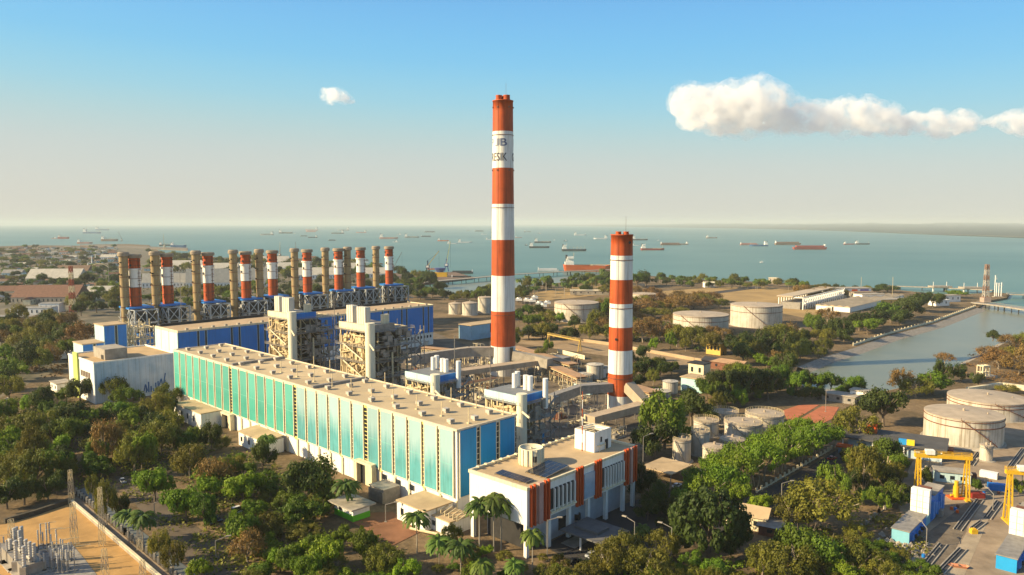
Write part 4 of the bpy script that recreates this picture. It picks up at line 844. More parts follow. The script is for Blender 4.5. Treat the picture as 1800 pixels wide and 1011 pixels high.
# ------------------------------------------------------------------ oil and water tanks
def tank(label, pxl, pxr, yt, yb, group=None, roof=TANKR, cone=.06, stripe=True, seed=1, rail=False):
    df = G((pxl+pxr)/2, yb); hw = (pxr-pxl)/2/F; dc = df.y/(1-hw*.92); rr = hw*dc; P = Vector((((pxl+pxr)/2-CX)/F*dc, dc, 0)); h = Zat(P, yt)
    t = thing('storage_tank', label, 'tank', P, 0, group); FOOT.append((P, 0, rr+1, rr+1))
    MB().lathe(0,0,[(rr,.25),(rr,h)],56).build('shell', TANKW, t, True)
    MB().lathe(0,0,[(rr+.12,h-.35),(rr+.12,h+.05),(rr*.96,h+.1),(rr*.5,h+rr*cone*.6),(0,h+rr*cone)],56).build('roof', roof, t)
    mb = MB()
    if stripe: mb.lathe(0,0,[(rr+.01,h*.70),(rr+.3,h*.70),(rr+.3,h*.70+.35),(rr+.01,h*.70+.35)],56)
    mb.lathe(0,0,[(rr+.01,h-1.0),(rr+.25,h-1.0),(rr+.25,h-.75),(rr+.01,h-.75)],56)
    mb.build('ring', RUST if stripe else STEEL, t)
    mb = MB(); a0 = R(-150+seed*11 % 40); n = 18
    for i in range(n):
        a = a0+R(55)*i/n; b = a0+R(55)*(i+1)/n; z0 = h-(h-1)*i/n; z1 = h-(h-1)*(i+1)/n
        mb.bar(((rr+.7)*math.cos(a)*1,(rr+.7)*math.sin(a),z0),((rr+.7)*math.cos(b),(rr+.7)*math.sin(b),z1),.5,.3)
        if i % 2 == 0: mb.bar(((rr+1.1)*math.cos(a),(rr+1.1)*math.sin(a),z0),((rr+1.1)*math.cos(a),(rr+1.1)*math.sin(a),z0+1.1),.1)
    mb.build('stairway', RUST if stripe else STEEL, t)
    MB().lathe(0,0,[(rr+1.2,0),(rr+1.0,.25),(rr,.26)],48).build('plinth', CONC, t)
    mb = MB(); mb.bar((0,0,h+rr*cone-.2),(0,0,h+rr*cone+1.0),1.0,None,8); mb.bar((rr*.5,-rr*.3,h),(rr*.5,-rr*.3,h+1.2),.6,None,8); mb.build('vent', TANKR, t)
    if rail:
        mb = MB()
        for i in range(36):
            a = 2*math.pi*i/36; b = 2*math.pi*(i+1)/36; q = lambda a,z: (rr*math.cos(a),rr*math.sin(a),z)
            mb.bar(q(a,h),q(a,h+1.2),.12).bar(q(a,h+1.2),q(b,h+1.2),.1).bar(q(a,h+.6),q(b,h+.6),.08)
        mb.build('railing', LSTEEL, t)
    return t
tank('big pale oil tank between the two chimneys', 975,1053,531,567, seed=2)
tank('big oil tank partly hidden behind the shorter chimney', 1111,1157,516,533, seed=3)
tank('left of the two big oil tanks right of the shorter chimney', 1186,1282,551.5,590, seed=4)
tank('right of the two big oil tanks right of the shorter chimney', 1288,1376,535,577, seed=5)
tank('leftmost small white tank left of the tall chimney', 788,811,533,553, stripe=False, cone=.2)
tank('middle small white tank left of the tall chimney', 812,839,532,555, stripe=False, cone=.2)
tank('tallest small white tank touching the tall chimney edge', 840,866,522,551, stripe=False, cone=.1)
tank('nearest big weathered oil tank at the right edge above the gantries', 1646,1771,725,789, seed=6)
tank('big weathered oil tank at the right edge behind the nearest one', 1687,1813,697,742, seed=7)
GR = 'grey tanks of the water treatment cluster'
tank('tallest slim tank at the left of the grey tank cluster', 1189,1221,771,814, GR, stripe=False, seed=8, rail=True)
tank('slim tank second from the left in the grey tank cluster', 1222,1254,757,802, GR, stripe=False, seed=9, rail=True)
tank('rear left tank in the shade of the grey tank cluster', 1226,1270,738,769, GR, stripe=False, seed=10, rail=True)
tank('rear middle railed tank of the grey tank cluster', 1259,1305,723,747, GR, stripe=False, seed=11, rail=True)
tank('widest central tank of the grey tank cluster', 1281,1347,741,777, GR, stripe=False, seed=12, rail=True)
tank('rear right railed tank of the grey tank cluster', 1319,1385,726,757, GR, stripe=False, seed=13, rail=True)
tank('small domed tank before the widest one in the grey cluster', 1274,1318,771,797, GR, stripe=False, seed=14, cone=.18)
tank('nearest small domed tank of the grey cluster beside green trees', 1243,1285,784,820, GR, stripe=False, seed=15, cone=.18)
tank('small upright silver tank in front of the nearest big oil tank', 1742,1763,782,812, stripe=False, seed=16)
tank('small silver tank behind the left gantry crane', 1636,1656,826,850, stripe=False, cone=.3)
# ------------------------------------------------------------------ yellow gantry cranes, screen houses and intake pits
def gantry(label, a, b, ztop, hgt_leg, name='gantry_crane', box=True, sec=1.0, YEL=YEL):
    a = Vector((a[0],a[1],0)); b = Vector((b[0],b[1],0)); d = b-a; Ln = d.length; t = thing(name, label, 'crane', a, math.atan2(d.y,d.x)); s = sec
    MB().box(-2*s,Ln+2*s,-1.1*s,1.1*s,ztop-1.8*s,ztop).build('girder', YEL, t)
    mb = MB(); mb.rail(-2*s,Ln+2*s,-1.0*s,1.0*s,ztop,1.0,3,.1); mb.build('railing', YEL, t)
    for x in (0, Ln):
        mb = MB()
        for sx in (-1,1):
            mb.bar((x+sx*.7*s,-3.4*s,0),(x+sx*.6*s,-.8*s,ztop-1.8*s),.55*s); mb.bar((x+sx*.7*s,3.4*s,0),(x+sx*.6*s,.8*s,ztop-1.8*s),.55*s)
        for k in range(1,6):
            z = (ztop-2*s)*k/6; w = 3.4*s-(2.6*s)*k/6
            mb.bar((x-.65*s,-w,z),(x+.65*s,-w,z),.25*s).bar((x-.65*s,w,z),(x+.65*s,w,z),.25*s)
            if k in (2,4): mb.bar((x,-w,z),(x,w,z),.3*s)
            mb.bar((x-.65*s,-w,z),(x+.65*s,-w-.43*s,z-(ztop-2*s)/6),.2*s)
        mb.box(x-1.2*s,x+1.2*s,-4.4*s,4.4*s,0,.8*s); mb.build('leg', YEL, t)
    if box:
        MB().box(3*s,7*s,-1.6*s,1.6*s,ztop+.02,ztop+2.2*s).build('hoist', WHITE, t); MB().bar((5*s,0,ztop-1.8*s),(5*s,0,ztop-6*s),.15).box(4.6*s,5.4*s,-.3,.3,ztop-7*s,ztop-6*s).build('hook', DARK, t)
    return t
def gz(px, py, yt): P = G(px,py); return P, Zat(P,yt)
P, z = gz(1612,872,797); Q = G(1697,878)
gantry('yellow gantry crane standing behind the blue and white screen house', P, Q, z, 0, sec=.72)
P2g, z2 = gz(1771,918,826); Q2 = G(1860,925)
gantry('yellow gantry crane cut off by the right edge of the view', P2g, Q2, z2, 0, sec=.72)
P, z = gz(964,606,587); gantry('slim yellow gantry over the dusty road right of the tall chimney', P, G(1019,618), z, 0, box=False, sec=.5, YEL=mat('ochre_yellow', (.50,.33,.08), .3,.6,.6))
SB = mat('screen_blue', (.05,.23,.62), .2,.3,.5, streak=.15); SBL = mat('screen_light_blue', (.20,.46,.56), .15,.3,.5)
def screen(label, P, rz, endm):
    t = thing('screen_house', label, 'machine house', P, rz); foot(t,-4,4,-2,42,1)   # local y runs away from the camera
    MB().box(-2.5,2.5,.2,19,0,4.2).build('low_block', SB, t); MB().box(-2.55,2.55,0,.2,0,4.2).build('end_wall', endm, t); MB().box(-2.8,2.8,-.3,19.2,4.2,4.5).build('roof', STEEL, t)
    MB().box(-3.2,2.4,22,24.5,3.2,11.4).build('white_panel', WHITE, t); MB().box(-2.4,2.4,24.5,40,0,8.4).build('upper_block', SB, t); MB().box(-2.7,2.7,28,40.3,8.4,8.8).build('upper_roof', CONC, t)
    MB().box(-2.4,2.4,19.2,24.4,0,3.1).build('link_block', SBL, t); MB().box(-2.3,1.8,24.6,27.8,8.4,11.2).build('hopper', RUST, t)
    mb = MB()
    for i in range(5): MB().box(2.42,3.2,25+i*3,27+i*3,1.2+i%2,7.2-i%3).build('side_box', SB, t)
    for i in range(3): MB().box(2.52,3.2,2+i*5,5+i*5,1.0,2.8).build('side_box', SB, t)
    mb = MB()
    for z in (5.2,7.3,9.4): mb.box(-3.22,2.42,21.9,21.98,z,z+.12)
    for x in (-1.4,.4): mb.box(x,x+.12,21.86,21.9,3.2,11.4)
    mb.build('panel_seam', CREAM, t); mb = MB()
    for i in range(3): mb.lathe(3.3,4+i*4,[(.01,1.6),(.6,1.6),(.6,2.6),(.01,2.6)],10)
    mb.build('motor', DARK, t)
    return t
sp_ = G(1582,955); screen('blue and white screen house with pale blue end wall', sp_, AZ, SBL)
sp2 = G(1768,1004); screen('bright blue screen house at the lower right corner', sp2, AZ, mat('bright_blue', (.02,.30,.62), .15,.3,.5))
PITD = mat('pit_dark', (.05,.05,.05), .4,.3,.6)
ax = Vector((math.sin(R(24)), math.cos(R(24)), 0))
def pit(label, px0, py0, px1, py1, w=2.0):
    a = G(px0,py0); b = G(px1,py1); d = b-a; t = thing('intake_trench', label, 'trench', a, math.atan2(d.y,d.x)); L_ = d.length
    MB().box(0,L_,-w/2,w/2,.05,.12).build('floor', PITD, t); MB().box(-.4,L_+.4,-w/2-.3,-w/2,0,.45).build('curb', CONC, t); MB().box(-.4,L_+.4,w/2,w/2+.3,0,.45).build('curb', CONC, t)
    mb = MB(); mb.bar((.5,.3,.3),(L_-.5,.3,.3),.3,None,6); mb.build('pipe', STEEL, t)
pit('dark curbed trench in the paving below the left gantry',1683,932,1722,880); pit('dark curbed trench nearest the lower edge',1618,1006,1657,958)
pit('dark curbed trench right of the central paved strip',1652,1008,1692,966); pit('dark curbed trench near the right gantry leg',1735,912,1757,882); pit('short dark trench behind the yellow block',1712,930,1728,918)
pit('walled trench running up behind the right gantry',1776,822,1800,790); pit('walled trench beside the left gantry girder',1706,818,1724,794)
t = thing('yellow_pump', 'yellow upright pump set on orange base under the left gantry', 'pump', G(1680,876)); MB().box(-2.5,2.5,-2,2,0,.6).build('base', ORANGE, t); MB().lathe(0,0,[(1,.6),(1,4.5),(.7,4.6),(.7,6.5),(0,6.5)],12).build('motor', YEL, t); MB().bar((-2,0,1.2),(2,0,1.2),.9,None,8).build('pipe', YEL, t)
t = thing('marker_block', 'small yellow block on the kerb of the paved strip', 'block', G(1711,938)); MB().box(-1,1,-.8,.8,0,1.5).build('body', YEL, t); MB().box(-.6,.6,-.5,.5,1.5,1.8).build('cap', YEL, t)
t = thing('red_skid', 'dark red machine box under the left gantry girder', 'machinery', G(1716,875)); MB().box(-2.4,2.4,-1.5,1.5,.2,2).build('body', mat('dark_red',(.28,.03,.02),.3,.4,.6), t); MB().box(-2.6,2.6,-1.7,1.7,0,.2).build('base', STEEL, t)
t = thing('rowing_boat', 'small orange boat hull lying on the paving near the lower edge', 'boat', G(1686,998), R(-20)); MB().add([(-3,0,.6),(-2,-.9,.8),(2,-.9,.8),(2.6,0,.8),(2,.9,.8),(-2,.9,.8),(-1.8,-.4,0),(1.8,-.4,0),(1.8,.4,0),(-1.8,.4,0)],[(0,1,6),(1,2,7,6),(2,3,7),(3,8,7),(3,4,8),(4,5,9,8),(5,0,9),(0,6,9),(6,7,8,9)]).build('hull', mat('faded_orange',(.52,.22,.12),.2,.4,.6), t); MB().box(-.2,.2,-.8,.8,.62,.7).build('thwart', WOOD, t)
# dark canopy building with blue and yellow sign block
P = G(1572,797); t = thing('workshop', 'dark flat-roofed workshop with blue and yellow block on its roof edge', 'building', P, R(-32)); foot(t,-20,20,-8,14,2)
RDK = mat('dark_sheet_roof', (.10,.095,.09), .3,.2,.8)
MB().box(-18,18,-4,12,0,5.5).build('wall', mat('pale_blue_wall',(.45,.55,.60),.2,.3,.6), t); MB().box(-22,20,-7,14,5.5,6.3).build('roof', RDK, t)
MB().box(2,5,-7.2,-5.8,6.3,8.6).build('blue_block', mat('sign_blue',(.03,.28,.62),.1,.4,.5), t); MB().box(5.05,8,-7.2,-5.8,6.3,8.6).build('yellow_block', mat('sign_yellow',(.72,.55,.03),.1,.4,.5), t)
for x in (-20,-8,4,18): MB().bar((x,-6,0),(x,-6,5.5),.5).build('post', WHITE, t)
for i in range(4): MB().box(-14+i*8,-11+i*8,-4.1,-3.9,1.2,3.6).build('window', GLASS, t)
t = thing('orange_container', 'orange box on a dark skid beside the dark workshop roof', 'container', G(1531,784), R(-32)); MB().box(-2.2,2.2,-1.6,1.6,6,10).build('box', ORANGE, t); MB().box(-5,5,-3,3,5.5,6).build('platform', STEEL, t)
for a in ((-4,-2),(4,-2),(-4,2),(4,2)): MB().bar((*a,0),(*a,5.5),.4).build('leg', STEEL, t)
t = thing('gate_booth', 'orange roofed gate booth where the dark road bends', 'booth', G(1484,796), R(-30)); MB().box(-2.2,2.2,-1.6,1.6,0,2.8).build('wall', mat('booth_blue',(.25,.35,.45),.2,.4,.6), t); MB().box(-3.2,3.2,-2.4,2.4,2.8,3.5).build('roof', ORANGE, t); MB().box(-1,1,-1.7,-1.58,1,2.2).build('window', GLASS, t)
t = thing('site_cabin', 'dark red cabin with grey roof behind the left gantry', 'cabin', G(1652,800), R(-32)); MB().box(-5,5,-3,3,0,3.5).build('wall', mat('dark_red',(.28,.03,.02),.3,.4,.6), t); MB().box(-5.5,3,-3.6,3.6,3.5,3.9).build('roof', CONC, t); MB().box(-2,0,-3.1,-2.95,1.2,2.4).build('window', GLASS, t)
t = thing('site_cabin', 'white and blue cabins seen through the left gantry', 'cabin', G(1672,845), R(-20)); MB().box(-6,6,-3,3,0,4).build('wall', PBLUE, t); MB().box(-6.4,6.4,-3.5,3.5,4,4.4).build('roof', CONC, t)
for i in range(3): MB().box(-4.5+i*3.5,-3+i*3.5,-3.1,-2.95,1.4,2.8).build('window', GLASS, t)
t = thing('pallet_stack', 'pile of pale pipes lying behind the left gantry girder', 'pile', G(1690,790), R(-25)); mb = MB()
for i in range(6): mb.bar((-8,i*.9-2,.4),(8,i*.9-2,.4),.7,None,8)
mb.build('pipe', CONC, t); MB().box(-6,-5.4,-3,3.2,0,.1).box(5.4,6,-3,3.2,0,.1).build('sleeper', WOOD, t)
# scattered things on the paving at the lower right
r = random.Random(61)
for i,(px,py,lab,col) in enumerate(((1738,840,'white box container behind the right gantry leg',WHITE),(1700,842,'rust red container between the two gantry cranes',RUST),(1640,905,'grey container right of the tall white panel',STEEL),(1752,862,'blue container near the right gantry crane',BLUE))):
    t = thing('container', lab, 'container', G(px,py), AZ+(.4 if i%2 else 0)); mb = MB().box(-3,3,-1.2,1.2,.15,2.6)
    for k in range(12): mb.box(-2.9+k*.5,-2.7+k*.5,-1.26,-1.21,.3,2.45)
    mb.build('body', col, t); MB().box(3.01,3.08,-1.1,-.05,.3,2.5).box(3.01,3.08,.05,1.1,.3,2.5).build('door', STEEL, t)
for i in range(16):
    P = G(*r.choice(((1600+r.uniform(-20,30),985+r.uniform(-10,20)),(1735+r.uniform(-30,30),860+r.uniform(-14,10)),(1690+r.uniform(-20,20),905+r.uniform(-12,12))))); t = thing('oil_drum', '', 'drum', P, 0, 'drums on the lower right paving'); AUTO.append((t,'small oil drum'))
    MB().lathe(0,0,[(.5,0),(.5,.5),(.55,.52),(.5,.56),(.5,1.1),(.45,1.12),(0,1.1)],12).build('body', [BLUE,RUST,STEEL,ORANGE][i%4], t); MB().bar((.2,0,1.1),(.2,0,1.2),.15,None,6).build('bung', STEEL, t)
mb = MB()
for k in range(420):
    c = G(1585+r.gauss(0,22), 975+r.gauss(0,14)); s = r.uniform(.3,1.1); mb.add([(c.x-s,c.y-s*.7,0),(c.x+s,c.y-s*.5,0),(c.x+s*.6,c.y+s,0),(c.x-s*.7,c.y+s*.6,0),(c.x+r.uniform(-.3,.3),c.y,s*r.uniform(.6,1.3))],[(0,1,4),(1,2,4),(2,3,4),(3,0,4)])
struct('rubble', mb, CONC, 'stuff')
# ------------------------------------------------------------------ ships at anchor
HULLS = {k: mat('hull_'+k, c, .25, .05, .6) for k, c in dict(black=(.03,.035,.04), dark=(.06,.075,.08), red=(.34,.06,.045), pink=(.50,.24,.20), orange=(.72,.14,.03), blue=(.05,.16,.32), white=(.72,.72,.70), brown=(.24,.15,.10), grey=(.28,.29,.28)).items()}
DECK = mat('ship_deck', (.30,.20,.14), .4, .05, .8)
def ship(label, x0, x1, y, hull='black', kind='cargo', left=True, cat='ship', hs=1.0, yaw=0.0):
    P = G((x0+x1)/2, y, -2.5); ln = max(9, (x1-x0)/F*P.y/max(.3,math.cos(yaw))); bm = max(4, ln*.16); h = max(2.0, ln*.07)*hs
    t = thing({'tug':'tugboat','barge':'barge'}.get(kind,'ship'), label, cat, P, yaw + (0 if left else math.pi))   # the stern lies at -x
    M = HULLS[hull]; n = []
    pr = [(-.5,.42),(-.46,.5),(.30,.5),(.42,.32),(.5,.02)] if kind != 'barge' else [(-.5,.5),(.5,.5)]
    pts = [(a*ln,-b*bm) for a, b in pr] + [(a*ln,b*bm) for a, b in reversed(pr)]
    mb = MB(); k = len(pts); zt = [h*(1.25 if (p[0] > .4*ln or p[0] < -.42*ln) and kind != 'barge' else 1) for p in pts]
    low = [(p[0]*.95, p[1]*.8, -1.5) for p in pts]; top = [(p[0],p[1],z) for p, z in zip(pts, zt)]
    mb.add(low+top, [(i,(i+1)%k,k+(i+1)%k,k+i) for i in range(k)]); mb.build('hull', M, t)
    mb = MB(); mb.add([(p[0]*.99,p[1]*.98,h*.97) for p in pts], [tuple(range(k))]); mb.build('deck', DECK if hull != 'white' else CONC, t)
    if kind in ('cargo','tanker','bulk'):
        a, b = -.47*ln, -.30*ln; s = bm*.45; H = ln*.14
        MB().box(a,b,-s,s,h*.97,h+H*.55).box(a+ln*.02,b-ln*.01,-s*.9,s*.9,h+H*.55,h+H).box(a+ln*.04,b-ln*.005,-s*1.15,s*1.15,h+H,h+H*1.25).build('superstructure', WHITE, t)
        MB().box(a+.01*ln,a+.05*ln,-s*.3,s*.3,h+H*.55,h+H*1.5).build('funnel', HULLS['dark'], t)
        MB().bar((.42*ln,0,h),(.42*ln,0,h+H*1.1),ln*.008).bar((b,0,h+H*1.2),(b,0,h+H*1.8),ln*.008).build('mast', LSTEEL, t)
        mb = MB()
        if kind == 'tanker':
            mb.bar((-.28*ln,0,h*1.2),(.4*ln,0,h*1.2),ln*.012); mb.box(.02*ln,.06*ln,-s*.8,s*.8,h,h+ln*.02); mb.build('deck_pipe', LSTEEL, t)
        else:
            for i in range(5): xx = (-.24+i*.125)*ln; mb.box(xx,xx+.09*ln,-s*.75,s*.75,h*.97,h+ln*.015)
            mb.build('hatch_cover', M, t)
        if kind == 'bulk':
            mb = MB()
            for i in range(4): xx = (-.18+i*.15)*ln; mb.bar((xx,0,h),(xx,0,h+ln*.12),ln*.012); mb.bar((xx,0,h+ln*.10),(xx+ln*.1,0,h+ln*.05),ln*.008)
            mb.build('deck_crane', LSTEEL, t)
    elif kind == 'barge':
        MB().box(-.42*ln,.42*ln,-bm*.36,bm*.36,h*.97,h*1.7).build('coaming', M, t); MB().box(-.48*ln,-.44*ln,-bm*.2,bm*.2,h*.97,h*2.2).build('winch_house', WHITE, t)
    else:
        MB().box(-.1*ln,.2*ln,-bm*.32,bm*.32,h*.97,h+ln*.10).box(-.02*ln,.16*ln,-bm*.26,bm*.26,h+ln*.10,h+ln*.18).build('wheelhouse', WHITE, t)
        MB().bar((.05*ln,0,h+ln*.18),(.05*ln,0,h+ln*.45),max(.3,ln*.015)).build('mast', LSTEEL, t); MB().box(-.2*ln,-.12*ln,-bm*.12,bm*.12,h*.97,h+ln*.15).build('funnel', HULLS['dark'], t)
    return t
for a in [
 ('grey cargo ship with white bow, upper left of the anchorage',457,481,413.5,'grey','bulk',0),('long dark tanker beside a white launch',490,515,410.5,'dark','tanker',1),
 ('small white launch at the bow of the long dark tanker',515.5,520,411,'white','tug',1),('short dark barge above the third paired stacks',528,540,415.5,'dark','barge',1),
 ('dark tug with white wheelhouse beside the short dark barge',541,558,418,'black','cargo',0),('pale red crane ship rising near the horizon',537,559,405.5,'pink','bulk',0,'crane ship'),
 ('low pale barge in front of the pale red crane ship',538,556,408,'pink','barge',1),('dark coaster with white bridge amidships above the stacks',582,605,411,'dark','cargo',0),('grey freighter close to the horizon above the dark coaster',593,614,405.5,'grey','cargo',0),
 ('faint pink coaster with white bow',626,644,409.5,'pink','cargo',0),('black boat trailing a pale wake above the khaki stacks',577,590,423,'black','barge',1,'barge'),('pale pink ship with white bridge at its left end',667,700,420,'pink','tanker',1),
 ('two decked white tug below the pale pink ship',690,702,426,'white','tug',1,'tugboat'),('long pale barge with white tug bridge at its left end',711,737,418,'grey','tanker',1),('white passenger boat behind the long pale barge',698,707,413,'white','tug',1),
 ('low dark barge right of the long pale barge',740,758,416.5,'dark','barge',1),('thin dark barge close to the horizon left of the tall chimney',746,765,408.5,'dark','barge',1),('orange and white supply ship by the crane tip',769,789,424,'orange','tanker',1),
 ('white coaster lying behind the port crane jib',786,806,429,'white','cargo',1),('white freighter with grey bow right of the port crane jib',805,830,427,'white','cargo',1),('small grey barge near the horizon left of the chimney band',819,826,406,'grey','barge',1),
 ('dark barge touching the horizon haze left of the tall chimney',834,850,407,'dark','barge',1),('white ship just left of the tall chimney shaft',846,856,413,'white','cargo',1),('white ship half hidden by the tall chimney',854,868,421.5,'white','cargo',1),
 ('pink hulled ship emerging right of the tall chimney',905,918,418,'pink','cargo',1),('dark ship near the far shore right of the tall chimney',921,933,408,'dark','cargo',1),('tiny white and grey boat left of the far white ferry',945,952,411,'grey','tug',1),
 ('tiny dark tug left of the long black barge',922,928,431.5,'black','tug',1,'tugboat'),('long black ship with white tower at its left end',930,966,436,'black','cargo',1),('thin black ship behind the one with the white tower',939,969,427,'black','tanker',1),
 ('small white sailing boat right of the thin black ship',972,977,422.5,'white','tug',1),('small dark tug with tall mast left of the big bulk carrier',990,998,424,'black','tug',1,'tugboat'),('big dark bulk carrier with white bridge, nearest in mid channel',987,1031,441.5,'dark','bulk',1),
 ('pale white ferry close to the far shore between the chimneys',1009,1031,414,'white','cargo',1),('white bowed freighter just left of the shorter chimney top',1043,1068,420.5,'white','cargo',0),('thin black tanker just right of the shorter chimney top',1111,1139,422.5,'black','tanker',1),
 ('low white boat below the thin black tanker',1111,1125,432,'white','cargo',1),('red hulled ship with white bridge right of the shorter chimney',1126,1168,440,'red','tanker',1),('brown laden barge beside a white bridged tug',1161,1197,431,'brown','barge',1),
 ('dark tug with white bridge at the end of the brown barge',1190,1210,430,'brown','cargo',0),('tiny white boat left of the brown laden barge',1155,1160,423,'white','tug',1),('small brown ship pair below the far shore',1241,1261,419,'brown','cargo',1),
 ('long pink barge behind a white and blue ship',1301,1332,431,'pink','barge',1),('white and blue ship in front of the long pink barge',1317,1350,433,'blue','cargo',0),('brown barge between the blue ship and the red barge',1362,1407,430.5,'brown','barge',1),
 ('long rusty red barge, largest on the right',1394,1452,438.5,'red','barge',0),('red hulled tug left of a dark barge at the far right',1483,1502,430,'red','cargo',1),('dark barge with white house, rightmost of all ships',1503,1529,430,'dark','cargo',1),('tiny white speedboat on open water below the blue ship',1336,1342,462,'white','tug',1,'boat')]:
    ship(a[0], a[1], a[2], a[3], a[4], a[5], bool(a[6]), a[7] if len(a) > 7 else 'ship')
ship('big orange tanker with white superstructure moored at the jetty', 990, 1082, 477, 'orange', 'tanker', False if 0 else True, hs=1.5)
ship('empty white barge left of the big orange tanker', 945, 982, 477, 'white', 'barge', True, 'barge', 1.2)
ship('grey barge moored at the coal quay with white bow', 792, 832, 481, 'dark', 'barge', False, 'barge', 1.1)
ship('orange and white dredger moored behind the coal quay', 752, 775, 474, 'orange', 'bulk', True)
ship('dark barge lying along the near side of the coal quay', 793, 831, 490.5, 'black', 'barge', True, 'barge', 1.2)
ship('dark ship moored near the left bank at the inlet corner', 745, 782, 517, 'black', 'barge', True, 'barge', 1.3)
ship('red ship in floating dock at the far left', 102, 122, 420, 'red', 'bulk', True, hs=2)
ship('faint pink workboat left of the floating dock', 90, 102, 420, 'pink', 'tug', True)
ship('two blue freighters rafted near the left horizon', 146, 178, 410.5, 'blue', 'cargo', True); ship('faint blue freighter highest at the left horizon', 168, 192, 405, 'blue', 'cargo', True)
ship('pale red cargo ship with many masts at the left quay', 136, 163, 428.5, 'pink', 'bulk', True, hs=1.3); ship('ochre ship with deck cranes at the left quay', 178, 208, 424, 'brown', 'bulk', True, hs=1.4)
ship('big blue freighter with white superstructure behind the first stacks', 300, 328, 436, 'blue', 'cargo', True, hs=2.2); ship('dark ship alongside the big blue freighter', 280, 304, 432.5, 'dark', 'bulk', True, hs=1.3)
# quays, jetties and piers
def pier(label, pts, w, z=2.0, step=14, name='jetty', rail=True, m=CONC):
    a0 = Vector((*pts[0][:2],0)); t = thing(name, label, 'jetty', (a0.x,a0.y,-2.5)); dk = MB(); lg = MB(); rl = MB(); o = Vector((a0.x,a0.y,-2.5))
    for a, b in zip(pts, pts[1:]):
        a = Vector((a[0],a[1],z))-o; b = Vector((b[0],b[1],z))-o; dk.bar(a,b,w,1.0); L_ = (b-a).length; n = max(1,int(L_/step)); d = (b-a).normalized(); e = Vector((-d.y,d.x,0))*w*.42
        for i in range(n+1):
            q = a+(b-a)*i/n
            for s in (-1,1): lg.bar(q+e*s-Vector((0,0,z+4)), q+e*s, 1.0, None, 6)
            if rail: rl.bar(q+e+Vector((0,0,.5)),q+e+Vector((0,0,2)),.25)
        if rail: rl.bar(a+e+Vector((0,0,2)),b+e+Vector((0,0,2)),.3)
    dk.build('deck', m, t); lg.build('pile', DARK, t)
    if rail: rl.build('pipe_rail', STEEL, t)
    return t
pier('long dark trestle jetty reaching out to the orange tanker', P2([(742,502),(900,487.5),(1000,481.5),(1075,478.5)]), 12, 5, 30)
pier('thin pale pier line across the water behind the lattice tower', P2([(1545,505.5),(1660,509.5),(1745,514)]), 9, 3, 26, rail=False)
pier('pale bridge crossing the channel mouth toward the right edge', P2([(1712,537),(1760,543),(1810,551),(1900,566)]), 10, 3.5, 10)
pier('short jetty right of the lattice tower', P2([(1770,521),(1830,523),(1900,525)]), 12, 3, 14)
for a in ((1706,'small loading platform on the thin pale pier',511.5),(1652,'larger loading platform on the thin pale pier',509.5)):
    P = G(a[0],a[2]); t = thing('loading_platform', a[1], 'platform', P); MB().box(-14,14,-8,8,3.6,6).build('deck', CONC, t)
    for x in (-10,10): MB().bar((x,0,-2.5),(x,0,3.6),1.5).bar((x,0,6),(x,0,12),.6).build('post', WHITE, t)
qm = MB(); qm.prism(P2([(690,481),(735,479),(800,479),(833,488),(745,499),(700,502)]), -4, .8); struct('quay', qm, mat('coal_quay', (.20,.13,.09), .5, .05, .95))
qm = MB(); qm.prism(P2([(140,430),(330,436),(330,440),(262,437),(140,433)]), -4, .9); struct('quay', qm, mat('port_quay', (.22,.18,.13), .5, .03, .95))
# port cranes
def portcrane(label, px, py, yt, tipx, tipy, body, jib=YEL):
    P = G(px,py); t = thing('harbour_crane', label, 'crane', P); h = Zat(P,yt); tp = G(px,py); tz = Zat(P,tipy); tx = (tipx-px)/F*P.y
    mb = MB(); s = h*.16
    for a in (-s,s):
        for b in (-s,s): mb.bar((a,b,0),(a*.5,b*.5,h*.4),h*.05)
    mb.box(-s*.9,s*.9,-s*.9,s*.9,h*.36,h*.62); mb.bar((0,0,h*.6),(0,0,h),h*.09); mb.build('tower', body, t)
    mb = MB(); 
    for o in (-h*.04,h*.04): mb.bar((0,o,h*.6),(tx,0,tz),h*.035)
    for k in range(1,6): q = Vector((tx*k/6,0,h*.6+(tz-h*.6)*k/6)); mb.bar(q-Vector((0,h*.04*(1-k/6),0)), q+Vector((h*.03,h*.04*(1-k/6),0)), h*.02)
    mb.build('jib', jib, t); MB().bar((0,0,h),(tx*.8,0,h*.6+(tz-h*.6)*.8),h*.015).bar((tx,0,tz),(tx,0,h*.3),h*.012).build('cable', DARK, t); MB().box(-s*.6,s*.6,-s*1.6,-s*.9,h*.45,h*.6).build('cab', WHITE, t)
CB = mat('port_crane_blue', (.06,.10,.32), .2,.1,.5)
portcrane('dark blue harbour crane with long sloping jib on the coal quay', 752,480,458,772,441, mat('port_crane_dark', (.03,.06,.12), .2,.1,.5))
portcrane('violet blue harbour crane with tall pale yellow jib', 785,477,455,792,424, CB, mat('pale_yellow_jib', (.62,.60,.25), .2,.1,.5))
portcrane('reddish crane jib rising behind the last red and white stack', 692,478,466,707,443, RUST, RUST)
portcrane('dark derrick at the end of the left quay', 214,425,418,209,407, STEEL, STEEL)
portcrane('thin pale crane behind the khaki stacks', 492,455,441,493,425, STEEL, LSTEEL)
portcrane('short dark crane beside the thin pale one', 521,457,440,520,425, STEEL, STEEL)
portcrane('white derrick beside the big blue freighter', 289,438,428,288,411, LSTEEL, LSTEEL)
t = thing('hopper', 'yellow and blue hopper on the coal quay between the cranes', 'hopper', G(760,487)); MB().box(-20,28,-8,8,0,9).build('base', YEL, t); MB().frustum(14,0,9,17,6,11,8).build('funnel', CB, t)
